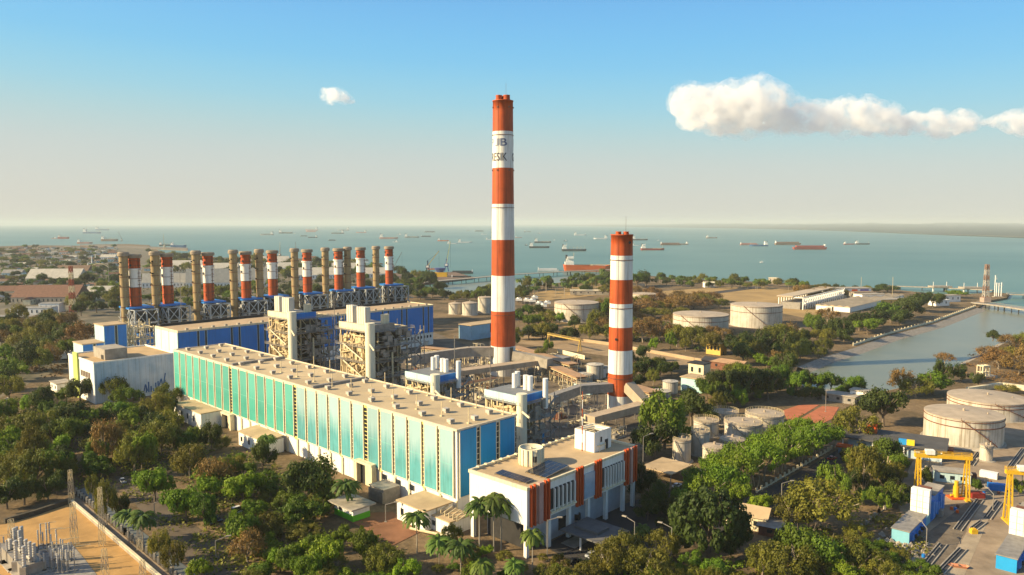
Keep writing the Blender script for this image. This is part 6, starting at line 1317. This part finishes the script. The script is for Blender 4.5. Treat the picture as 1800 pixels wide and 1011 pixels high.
def palm(px, py, ytop, wpx, label=None, lean=0):
    P = G(px,py); h = Zat(P,ytop); rad = wpx*P.y/F/2*1.75
    o = bpy.data.objects.new('palm_tree', None); COL.objects.link(o); o.location = P; o.rotation_euler = (lean,lean*.5,tr.uniform(0,6.28)); o['category'] = 'palm tree'
    c = bpy.data.objects.new('trunk', PT); COL.objects.link(c); c.parent = o; s = max(6, h*.85); c.scale = (s*.9 if s < 14 else 13,)*2+(h,)
    c = bpy.data.objects.new('crown', tr.choice(PC)); COL.objects.link(c); c.parent = o; c.location = (0,0,h*.985); c.scale = (rad,rad,rad*.9)
    if label: o['label'] = label
    else: o['label'] = ''; AUTO.append((o,'palm tree'))
    return o
def joined(kind, seed):
    a = CR[kind][seed % 6]; b = TK[kind][seed % 2]; bm = bmesh.new(); bm.from_mesh(a); n0 = len(bm.faces); bm.from_mesh(b); bm.faces.ensure_lookup_table()
    for i in range(n0, len(bm.faces)): bm.faces[i].material_index = 1
    me = bpy.data.meshes.new(kind+'_tree'); bm.to_mesh(me); bm.free(); me.materials.append(LM[kind]); me.materials.append(WOOD); return me
SMALL = {k: [joined(k, i) for i in range(6)] for k in CR}
# hand placed trees: kind, x, base y, crown width, height (pixels in the survey photograph)
for a in [('olive',77,778,58,60),('olive',59,826,54,78),('bright',20,785,40,55),('olive',23,850,62,58),('brown',190,822,58,88),('dark',131,762,96,58),('green',210,750,70,48),('olive',236,832,66,70),('olive',278,802,84,58),('dark',373,793,50,54),('olive',334,842,58,62),('brown',376,862,66,58),
  ('bright',272,882,72,66),('bright',328,917,82,70),('bright',428,888,82,66),('green',362,932,56,70),('green',426,968,76,72),('brown',436,990,66,60),('bright',354,1022,54,44),('olive',120,850,36,46),('olive',188,925,40,82),('olive',164,885,26,52),('dark',212,915,40,50),('olive',282,990,40,64),('olive',305,1010,44,62),
  ('dark',43,888,66,52),('dark',13,895,64,60),('dark',85,882,54,48),('dark',100,870,40,50),('dark',142,708,54,46),('dark',188,702,50,50),('olive',200,708,50,46),('bright',210,714,44,38),('green',234,714,42,36),('bright',117,708,36,32),
  ('dark',462,834,54,66),('dark',545,890,104,94),('green',520,930,86,58),('olive',470,955,66,54),('bright',572,1006,86,66),('green',640,990,56,64),('green',512,1006,68,58),('bright',545,1026,64,60),('olive',586,1012,54,40),('olive',672,1012,68,54),('bright',716,1026,66,54),('olive',794,960,40,40),
  ('green',1168,790,112,104),('dark',1216,748,88,64),('dark',1150,805,86,72),('dome',1246,972,140,116),('olive',1096,992,68,58),('olive',1066,1012,62,60),('olive',1136,1022,96,58),('olive',1164,985,64,54),('olive',1340,1014,62,56),
  ('rain',1226,872,60,60),('rain',1262,850,66,64),('rain',1300,832,66,64),('rain',1340,815,66,62),('rain',1378,798,64,60),('rain',1412,782,60,56),('rain',1238,892,74,66),('rain',1270,878,76,72),('rain',1304,860,80,74),('rain',1342,846,82,76),('rain',1380,826,80,74),('rain',1416,808,80,70),('rain',1444,795,66,62),('bright',1293,896,66,54),('bright',1336,908,54,46),
  ('olive',1504,780,80,64),('dark',1553,750,104,72),('green',1566,822,70,56),('olive',1522,864,66,84),('green',1471,884,66,74),('olive',1442,930,134,86),('olive',1398,930,86,62),('green',1411,990,112,76),('olive',1383,1022,106,72),('green',1450,1002,98,68),('bright',1492,1030,70,46),('olive',1516,1006,66,50),('olive',1556,1030,76,44),('green',1602,1040,80,40),
  ('green',1715,868,26,30),('dark',1628,858,28,40),('green',1790,870,30,30),('dark',1130,880,70,70),('dark',1150,900,60,60),('green',1205,905,50,50),
  # middle ground right of the chimneys
  ('brown',1130,602,46,40),('brown',1160,600,48,38),('olive',1190,610,44,36),('olive',1216,612,44,38),('olive',1250,622,46,40),('dark',1300,628,58,46),('dark',1332,622,56,46),('olive',1362,616,50,46),('brown',1390,606,44,40),('bright',1148,616,22,24),('bright',1178,614,24,32),('olive',1205,618,22,24),
  ('dark',1132,668,44,44),('dark',1160,668,36,36),('olive',1148,678,26,28),('dark',1270,700,66,54),('dark',1312,706,74,62),('dark',1350,704,64,60),('bright',1300,716,36,34),('olive',1262,732,32,44),('dark',1100,690,40,40),('bright',1348,648,44,26),('olive',1300,668,56,30),
  ('green',1075,566,42,44),('brown',1060,560,36,34),('bright',983,570,24,22),('dark',1010,578,28,26),('olive',950,640,26,30),('dark',930,598,46,26),('dark',960,596,40,26),('dark',1000,598,44,26),('olive',1036,600,38,34),('olive',1048,585,40,40),('green',962,622,22,26),('dark',905,612,30,28),('dark',970,592,26,24),
  ('green',1430,590,46,40),('dark',1458,598,50,42),('dark',1484,600,46,42),('brown',1455,566,44,24),('brown',1160,540,60,24),('brown',1190,546,60,26),('brown',1130,552,60,28),('brown',1210,540,50,24),('brown',1100,560,50,30),('olive',1236,536,40,20),
  ('dark',1510,582,66,36),('dark',1538,577,62,36),('green',1566,567,60,36),('dark',1592,560,62,40),('dark',1618,549,58,36),('dark',1640,541,46,28),('dark',1580,572,50,30),('green',1525,588,50,30),('rain',1680,524,34,16),('dark',1560,514,40,16),
  ('green',1500,694,44,36),('bright',1440,690,34,34),('dark',1422,684,38,38),('green',1460,690,44,38),('brown',1583,692,46,44),('bright',1640,694,66,44),('dark',1655,672,34,42),('dark',1690,672,34,34),('olive',1610,700,60,36),('brown',1660,640,34,20),('dark',1720,684,26,30),
  ('brown',1755,648,60,34),('brown',1790,660,60,40),('brown',1735,632,40,24),('olive',1780,640,54,30),('brown',1810,645,60,40),('dark',1745,600,34,20),('brown',1775,610,40,22),('olive',1798,610,40,24),('olive',1770,690,40,14),
  ('dark',1075,500,40,24),('green',1120,505,44,26),('dark',1135,503,40,28),('olive',1070,520,36,20),('dark',1030,515,34,16),
  ('brown',1446,527,46,22),('brown',1425,529,46,22),('olive',1473,524,34,18),('dark',1395,506,30,18),('brown',1410,520,34,20)]:
    tree(*a)
for a in [(610,908,852,44,'palm tree standing behind the green banded kiosk'),(733,972,908,44,'bright single palm before the white annex at the hall foot'),(772,992,952,42,None),(810,1014,958,50,None),(843,972,886,46,'left palm against the white office wall'),(868,970,876,50,'tallest of the palms against the white office wall'),(881,968,888,48,'right palm against the white office wall'),
          (848,1022,990,44,None),(936,1002,938,42,'palm tree at the near corner of the office block'),(227,955,905,40,None),(252,968,908,44,None),(470,812,770,30,None),(1128,945,930,30,None),(905,1024,992,34,None)]: palm(*a)
FOOT.append((G(622,925), AZ, 14, 9)); FOOT.append((G(690,930), AZ, 14, 8))
# planted areas: random positions inside outlines on the ground
def inside(p, poly):
    c = False; j = len(poly)-1
    for i in range(len(poly)):
        if (poly[i][1] > p[1]) != (poly[j][1] > p[1]) and p[0] < (poly[j][0]-poly[i][0])*(p[1]-poly[i][1])/(poly[j][1]-poly[i][1])+poly[i][0]: c = not c
        j = i
    return c
def grow(poly, n, kinds, w0, w1, asp, gap, seed, small=True, group=None):
    r = random.Random(seed); xs = [p[0] for p in poly]; ys = [p[1] for p in poly]; got = []; tries = 0
    while len(got) < n and tries < n*60:
        tries += 1; x = r.uniform(min(xs),max(xs)); y = r.uniform(min(ys),max(ys))
        if not inside((x,y),poly) or blocked(G(x,y)): continue
        w = r.uniform(w0,w1)*(y-HZ)/((min(ys)+max(ys))/2-HZ)
        if any(abs(x-a) < gap*(w+c)/2 and abs(y-b) < gap*.42*(w+c)/2 for a,b,c in got): continue
        got.append((x,y,w)); tree(r.choice(kinds), x, y, w, w*asp*r.uniform(.8,1.2), None, small, group)
grow([(0,572),(105,560),(155,600),(105,650),(0,690)], 36, ['olive','brown','green','olive','dark'], 36, 56, .8, .5, 1, True, 'trees in the left middle wood')
grow([(0,690),(105,695),(130,720),(300,716),(306,770),(260,850),(130,850),(0,880)], 54, ['green','bright','green','dark','bright','olive'], 38, 66, .85, .38, 2, True, 'trees in the lower left wood')
grow([(140,500),(212,500),(215,560),(130,555)], 14, ['dark','dark','olive','green'], 24, 40, .7, .6, 3, True, 'trees left of the stacks')
grow([(255,495),(700,478),(760,500),(700,525),(480,535),(250,560)], 64, ['dark','dark','green','dark','olive'], 22, 38, .62, .6, 4, True, 'dark trees behind the stacks')
grow([(0,436),(200,436),(205,500),(0,535)], 120, ['dark','green','dark','olive'], 14, 28, .55, .5, 5, True, 'trees among the far town houses')
grow([(660,500),(752,495),(785,515),(745,530),(670,525)], 12, ['dark','green','dark'], 30, 46, .6, .5, 6, True, 'dark wood at the inlet')
grow([(778,524),(862,512),(862,530),(790,534)], 12, ['olive','green','dark'], 18, 28, .7, .6, 7, True, 'bushes on the inlet bank')
grow([(905,512),(1060,492),(1075,505),(960,515),(910,534)], 26, ['dark','green','olive'], 16, 26, .9, .5, 8, True, 'trees along the coast between the chimneys')
grow([(1150,490),(1400,505),(1420,512),(1330,508),(1170,506)], 26, ['dark','olive','green'], 16, 24, .7, .6, 9, True, 'trees along the far right coast')
grow([(1400,506),(1545,512),(1545,520),(1400,514)], 12, ['dark','olive'], 16, 22, .6, .6, 10, True, 'trees along the far right coast')
grow([(1100,630),(1170,630),(1200,660),(1110,690)], 8, ['dark','olive','dark'], 26, 38, .9, .6, 11, True, 'trees right of the shorter chimney')
grow([(1230,690),(1390,660),(1400,690),(1260,720)], 20, ['dark','green','dark'], 34, 56, .8, .42, 12, True, 'dark trees before the channel')
grow([(1480,940),(1640,1011),(1640,1040),(1420,1040)], 20, ['olive','green','olive'], 40, 64, .6, .42, 13, True, 'scrub at the lower right')
grow([(440,900),(560,860),(700,990),(720,1040),(440,1040)], 30, ['olive','green','bright','green'], 36, 64, .65, .42, 14, True, 'shrubs before the teal hall')
grow([(310,770),(420,790),(600,890),(560,930),(330,870)], 22, ['green','olive','green','bright'], 36, 58, .75, .45, 15, True, 'dry trees before the teal hall')
grow([(1120,860),(1240,900),(1230,950),(1140,930)], 8, ['dark','dark','green'], 40, 60, .8, .5, 16, True, 'dark trees at the end of the office')
grow([(950,1000),(1100,1010),(1220,1000),(1330,1030),(1330,1050),(950,1050)], 22, ['olive','green','olive'], 40, 64, .7, .45, 17, True, 'planting at the lower edge')
grow([(1480,800),(1600,830),(1590,900),(1510,900)], 16, ['dark','olive','green'], 38, 56, .9, .45, 18, True, 'trees left of the left gantry')
grow([(1390,640),(1415,600),(1500,600),(1480,615),(1420,640)], 8, ['dark','olive'], 26, 40, .8, .6, 19, True, 'trees on the left bank of the channel')
grow([(262,442),(300,453),(640,470),(690,484),(700,490),(260,482)], 70, ['dark','green','dark','olive'], 16, 30, .6, .5, 20, True, 'trees behind the port')
grow([(1112,545),(1180,545),(1285,592),(1285,606),(1112,600)], 30, ['brown','olive','brown','olive'], 26, 42, .5, .5, 21, True, 'dry trees before the oil tanks')
grow([(910,545),(970,560),(970,598),(910,598)], 14, ['olive','dark','green'], 22, 34, .7, .5, 22, True, 'trees left of the central oil tank')
grow([(1060,540),(1110,540),(1110,600),(1050,600)], 10, ['brown','olive'], 26, 38, .8, .5, 23, True, 'dry trees between central tank and shorter chimney')
grow([(1290,616),(1400,604),(1420,612),(1380,648),(1290,642)], 18, ['dark','olive','dark','brown'], 34, 50, .8, .45, 24, True, 'trees before the right oil tank')
grow([(1380,690),(1540,700),(1540,715),(1480,712),(1390,705)], 10, ['green','dark'], 22, 36, .8, .5, 25, True, 'trees at the near end of the channel')
grow([(1110,515),(1180,530),(1280,530),(1285,545),(1180,548),(1110,540)], 14, ['brown','olive'], 24, 40, .5, .5, 26, True, 'dry trees on the far field')
grow([(690,965),(930,965),(1000,1005),(1000,1040),(690,1040)], 20, ['olive','green','bright','olive'], 20, 38, .6, .45, 27, True, 'low shrubs among the palms')
for px,py,n,h_,lab in ((1283,880,9,30,'pale bare stems at the near end of the umbrella tree row'),(1322,856,11,34,'pale bare stems beside the road under the umbrella trees'),(1366,832,10,36,'tall pale bare stems near the middle of the asphalt road'),(1402,812,11,34,'cluster of pale bare stems towards the far end of the road'),(1432,797,8,30,'last pale bare stems before the gate booth'),(1524,868,10,44,'orange lit bare stems left of the left gantry'),(1566,842,9,38,'bare stems just behind the orange lit ones'),(1250,905,8,30,'pale bare stems behind the big dark round tree')):
    P = G(px,py); q = random.Random(px); k = P.y/F; mb = MB()
    for i in range(n):
        b = Vector((q.uniform(-9,9)*k, q.uniform(-4,4)*k, 0)); hh = h_*k*q.uniform(.6,1.05); m_ = b+Vector((q.uniform(-.6,.6),q.uniform(-.6,.6),hh*.5)); t_ = m_+Vector((q.uniform(-1.2,1.2),q.uniform(-.8,.8),hh*.5)); mb.bar(b,m_,.5,None,6).bar(m_,t_,.36,None,6)
    o = mb.build('bare_stems', mat('pale_stem', (.50,.38,.24), .35, 1, .9)); o.location = P; tag(o, lab, 'tree', 'bare stems along the road')
r = random.Random(31)
for i in range(26): x = 910+r.uniform(0,150); y = 522+r.uniform(-12,10)-(x-910)*.10; palm(x, y, y-r.uniform(18,24), 11)
for i in range(20): x = 1150+r.uniform(0,250); y = 497+(x-1150)*.05+r.uniform(-3,5); palm(x, y, y-r.uniform(11,16), 9)
# low scrub nobody could count, as one object
def scrub(name, poly, n, kind, seed, s=1.1, hmax=1.6):
    r = random.Random(seed); vs = []; fs = []; xs = [p[0] for p in poly]; ys = [p[1] for p in poly]; k = 0
    while k < n:
        x = r.uniform(min(xs),max(xs)); y = r.uniform(min(ys),max(ys))
        if not inside((x,y),poly): continue
        P = G(x,y); k += 1
        if blocked(P,-1): continue
        cl = noise.noise(Vector((P.x*.05,P.y*.05,seed)))
        if cl < -.05: continue
        for j in range(7): quad(vs, fs, P+Vector((r.gauss(0,.9),r.gauss(0,.9),abs(r.gauss(0,.5))*hmax*(1+cl))), Vector((r.uniform(-1,1),r.uniform(-1,1),1)), s*r.uniform(.5,1.2), r)
    me = bpy.data.meshes.new(name); me.from_pydata([v[:] for v in vs], [], fs); me.materials.append(LM[kind]); o = bpy.data.objects.new(name, me); COL.objects.link(o); o['kind'] = 'stuff'
scrub('undergrowth', [(0,690),(300,720),(600,880),(740,1011),(740,1040),(400,1040),(200,850),(0,880)], 2600, 'olive', 1); scrub('undergrowth', [(0,700),(300,730),(520,850),(600,960),(420,950),(240,840),(0,870)], 1600, 'dark', 2)
scrub('undergrowth', [(1400,940),(1600,900),(1650,1011),(1650,1040),(1300,1040)], 1200, 'olive', 3); scrub('undergrowth', [(1100,560),(1400,590),(1400,640),(1100,600)], 900, 'dark', 4, 1.6)
scrub('undergrowth', [(0,560),(150,580),(110,660),(0,690)], 900, 'brown', 5, 1.6); scrub('undergrowth', [(950,985),(1100,990),(1320,985),(1320,1040),(950,1040)], 900, 'green', 6); scrub('undergrowth', [(1700,620),(1830,590),(1830,680),(1740,670),(1690,660)], 900, 'brown', 7)
scrub('undergrowth', [(0,434),(205,436),(210,500),(0,540)], 1600, 'dark', 8, 5, 5); scrub('undergrowth', [(250,470),(690,470),(700,520),(250,545)], 1600, 'dark', 9, 3, 3)
# ------------------------------------------------------------------ labels that say which one: nearest landmark, side and rank
LAND = [('the tall chimney',885,640),('the shorter chimney',1090,700),('the white office block',950,900),('the office entrance canopy',1030,930),('the teal hall left end',310,720),('the middle of the teal hall',520,800),('the teal hall right corner',800,900),
 ('the white lime-striped block',150,660),('the green banded kiosk',619,895),('the sand yard wall corner',126,880),('the sand yard switchyard',60,985),('the roadside canal',250,940),('the white van',418,902),('the grey tank cluster',1290,770),
 ('the left gantry crane',1650,860),('the blue and white screen house',1600,930),('the right gantry crane',1775,880),('the dark roofed workshop',1590,780),('the nearest oil tank',1710,760),('the channel near end',1420,670),('the cream intake frame',1728,655),('the lattice tower',1733,520),
 ('the frame hall',1428,535),('the ribbed roof shed',1500,545),('the left oil tank pair',1234,580),('the right oil tank',1332,565),('the central oil tank',1014,555),('the small white tanks',825,545),('the inlet jetty',760,505),('the first khaki stack',216,560),('the third stack pair',355,530),('the fifth stack pair',468,520),('the eighth stack pair',622,500),('the last stack pair',672,500),
 ('the town lattice mast',128,540),('the dull red warehouse',92,528),('the long pale warehouse',102,492),('the white two storey block',60,548),('the left quay',180,432),('the far left town edge',10,480),('the big blue freighter',313,440),('the slim yellow gantry',992,610),('the yellow filter house',1259,615),('the mint coloured cabin',1224,680),('the red sports courts',1430,728),
 ('the gate booth',1484,790),('the small gabled house',1316,915),('the bare ground fence',1548,905),('the lookout house',1360,495),('the white shore house',1246,500),('the mural block',1490,518),('the lower edge road',1040,1000),('the trailer yard',85,620),('the left lower corner',10,900),('the far boiler tower',517,620),('the near boiler tower',653,650)]
def ordinal(i):
    if i < 20: return ORD[i]
    t = ('twent','thirt','fort','fift','sixt')[(i+1)//10-2]; u = (i+1) % 10
    return t+'ieth' if u == 0 else t+'y-'+ORD[u-1]
# sub-parts go under the part that carries them
UNDER = {'roof_vent':'roof','roof_ridge':'roof','roof_pole':'roof','parapet':'roof','vent':'roof','penthouse':'roof','exhaust_box':'roof','exhaust_pipe':'roof','lightning_rod':'flue','hatch':'shell','rib':'shell','cap':'shell','hook':'hoist',
  'deck_crane':'deck','hatch_cover':'deck','deck_pipe':'deck','coaming':'deck','winch_house':'deck','funnel':'superstructure','panel_seam':'white_panel','hopper':'upper_block','lamp_head':'arm','mullion':'wall','sill':'wall','stair_window':'wall','mural':'side_wall','door':'wall','window':'wall','cab':'tower','cable':'jib','fan_ring':'casing','bung':'body','coping':'wall_run'}
def stem(o): return o.name.split('.')[0]
for o in [o for o in COL.objects if o.parent is None and o.type == 'EMPTY']:
    kids = {}
    for c in o.children: kids.setdefault(stem(c), c)
    for c in list(o.children):
        p = kids.get(UNDER.get(stem(c), ''))
        if p is None and stem(c) == 'railing': p = kids.get('girder') or kids.get('roof')
        if p is not None and p is not c: c.parent = p
buckets = {}
for o, base in AUTO:
    x, y = proj(o.location); best = min(LAND, key=lambda l: (x-l[1])**2+((y-l[2])*1.5)**2); dx, dy = x-best[1], (y-best[2])*1.5
    rel = ('right of' if dx > 0 else 'left of') if abs(dx) > abs(dy) else ('in front of' if dy > 0 else 'behind')
    buckets.setdefault((base, rel, best[0]), []).append((dx*dx+dy*dy, o))
for (base, rel, lm), L_ in buckets.items():
    L_.sort(key=lambda a: a[0])
    for i, (d, o) in enumerate(L_):
        n = len(L_)
        o['label'] = f'{base} {rel} {lm}' + ('' if n == 1 else (', nearest one' if i == 0 else (', farthest one' if i == n-1 else f', {ordinal(i)} nearest')))
# ------------------------------------------------------------------ fair weather clouds far beyond the haze
def cloudmat(lo, hi, den):
    m = bpy.data.materials.new('cloud_vapour'); m.use_nodes = True; nt = m.node_tree; N = nt.nodes; L = nt.links; N.clear()
    out = N.new('ShaderNodeOutputMaterial'); pv = N.new('ShaderNodeVolumePrincipled'); pv.inputs['Color'].default_value = (.99,.985,.98,1); pv.inputs['Anisotropy'].default_value = .2
    tc = N.new('ShaderNodeTexCoord'); nz = N.new('ShaderNodeTexNoise'); nz.inputs['Scale'].default_value = .0011; nz.inputs['Detail'].default_value = 8; nz.inputs['Roughness'].default_value = .68
    L.new(tc.outputs['Object'], nz.inputs['Vector'])
    mr = N.new('ShaderNodeMapRange'); mr.interpolation_type = 'SMOOTHSTEP'; mr.inputs['From Min'].default_value = lo; mr.inputs['From Max'].default_value = hi; mr.inputs['To Max'].default_value = den
    L.new(nz.outputs['Fac'], mr.inputs['Value']); L.new(mr.outputs[0], pv.inputs['Density']); L.new(pv.outputs[0], out.inputs['Volume']); return m
CLM = cloudmat(.38,.70,.0020); VEIL = cloudmat(.42,.72,.0008)
def puff(outline, dist, seed, thick, infl, m, vox):
    # outline: (x, top y, base y) pixel columns, read as heights at that distance
    r = random.Random(seed); bm = bmesh.new(); k = dist/F; cx = (outline[0][0]+outline[-1][0])/2
    at = lambda px, py: Vector(((px-cx)*k, 0, (HZ-py)*k))
    for (x0,t0,b0),(x1,t1,b1) in zip(outline, outline[1:]):
        n = max(2, int((x1-x0)/5))
        for i in range(n):
            f = (i+r.random())/n; x = x0+(x1-x0)*f; t = t0+(t1-t0)*f; b = b0+(b1-b0)*f
            for j in range(3):
                q = r.random()**.8; rad = (b-t)*r.uniform(.2,.36)*(1-.3*abs(q-.4)); rad = max(rad, 3)
                y = t+rad+(b-t-1.6*rad)*q; c = at(x,y); c.y = r.uniform(-1,1)*(b-t)*k*.45*thick
                bmesh.ops.create_icosphere(bm, subdivisions=1, radius=rad*k*infl, matrix=Matrix.Translation(c) @ Matrix.Diagonal((1.15,1,.9,1)))
    me = bpy.data.meshes.new('cloud'); bm.to_mesh(me); bm.free(); tmp = bpy.data.objects.new('cloud', me); COL.objects.link(tmp)
    md = tmp.modifiers.new('union', 'REMESH'); md.mode = 'VOXEL'; md.voxel_size = vox*k
    dg = bpy.context.evaluated_depsgraph_get(); m2 = bpy.data.meshes.new_from_object(tmp.evaluated_get(dg)); bpy.data.objects.remove(tmp)
    for v in m2.vertices:
        p = v.co/k; d = noise.fractal(p*.09+Vector((seed,0,0)), 1.0, 2.0, 5)*3 + noise.noise(p*.03)*3; nrm = v.normal; v.co += nrm*d*k
    m2.materials.clear(); m2.materials.append(m); m2.polygons.foreach_set('use_smooth', [True]*len(m2.polygons)); m2.update()
    return m2, cx, k
def cloud(label, outline, dist, seed, thick=1.0):
    m2, cx, k = puff(outline, dist, seed, thick, 1.0, CLM, 3.5)
    o = bpy.data.objects.new('cloud', m2); COL.objects.link(o); o.location = ((cx-CX)*k, dist, CAMH); tag(o, label, 'cloud'); o['kind'] = 'structure'
    m3, _, _ = puff(outline, dist, seed+50, thick, 1.45, VEIL, 5.5); c = bpy.data.objects.new('veil', m3); COL.objects.link(c); c.parent = o; return o
cloud('long bank of white cumulus on the right', [(1182,176,196),(1194,146,212),(1210,146,226),(1215,152,228),(1260,144,236),(1310,140,238),(1328,140,239),(1350,162,238),(1380,172,238),(1400,174,238),(1450,178,237),(1482,166,238),(1530,174,242),(1560,190,245),(1582,205,243)], 60000, 3)
cloud('smaller white cloud right of the long bank', [(1574,204,220),(1600,194,236),(1640,191,246),(1670,194,246),(1702,192,230)], 60000, 4)
cloud('white cloud cut by the right edge of the view', [(1712,208,226),(1738,204,228),(1765,190,234),(1800,186,240),(1840,198,245)], 60000, 5)
cloud('small lone white cloud left of the tall chimney', [(571,158,184),(586,153,187),(604,156,190),(618,168,190),(630,178,188)], 60000, 6)
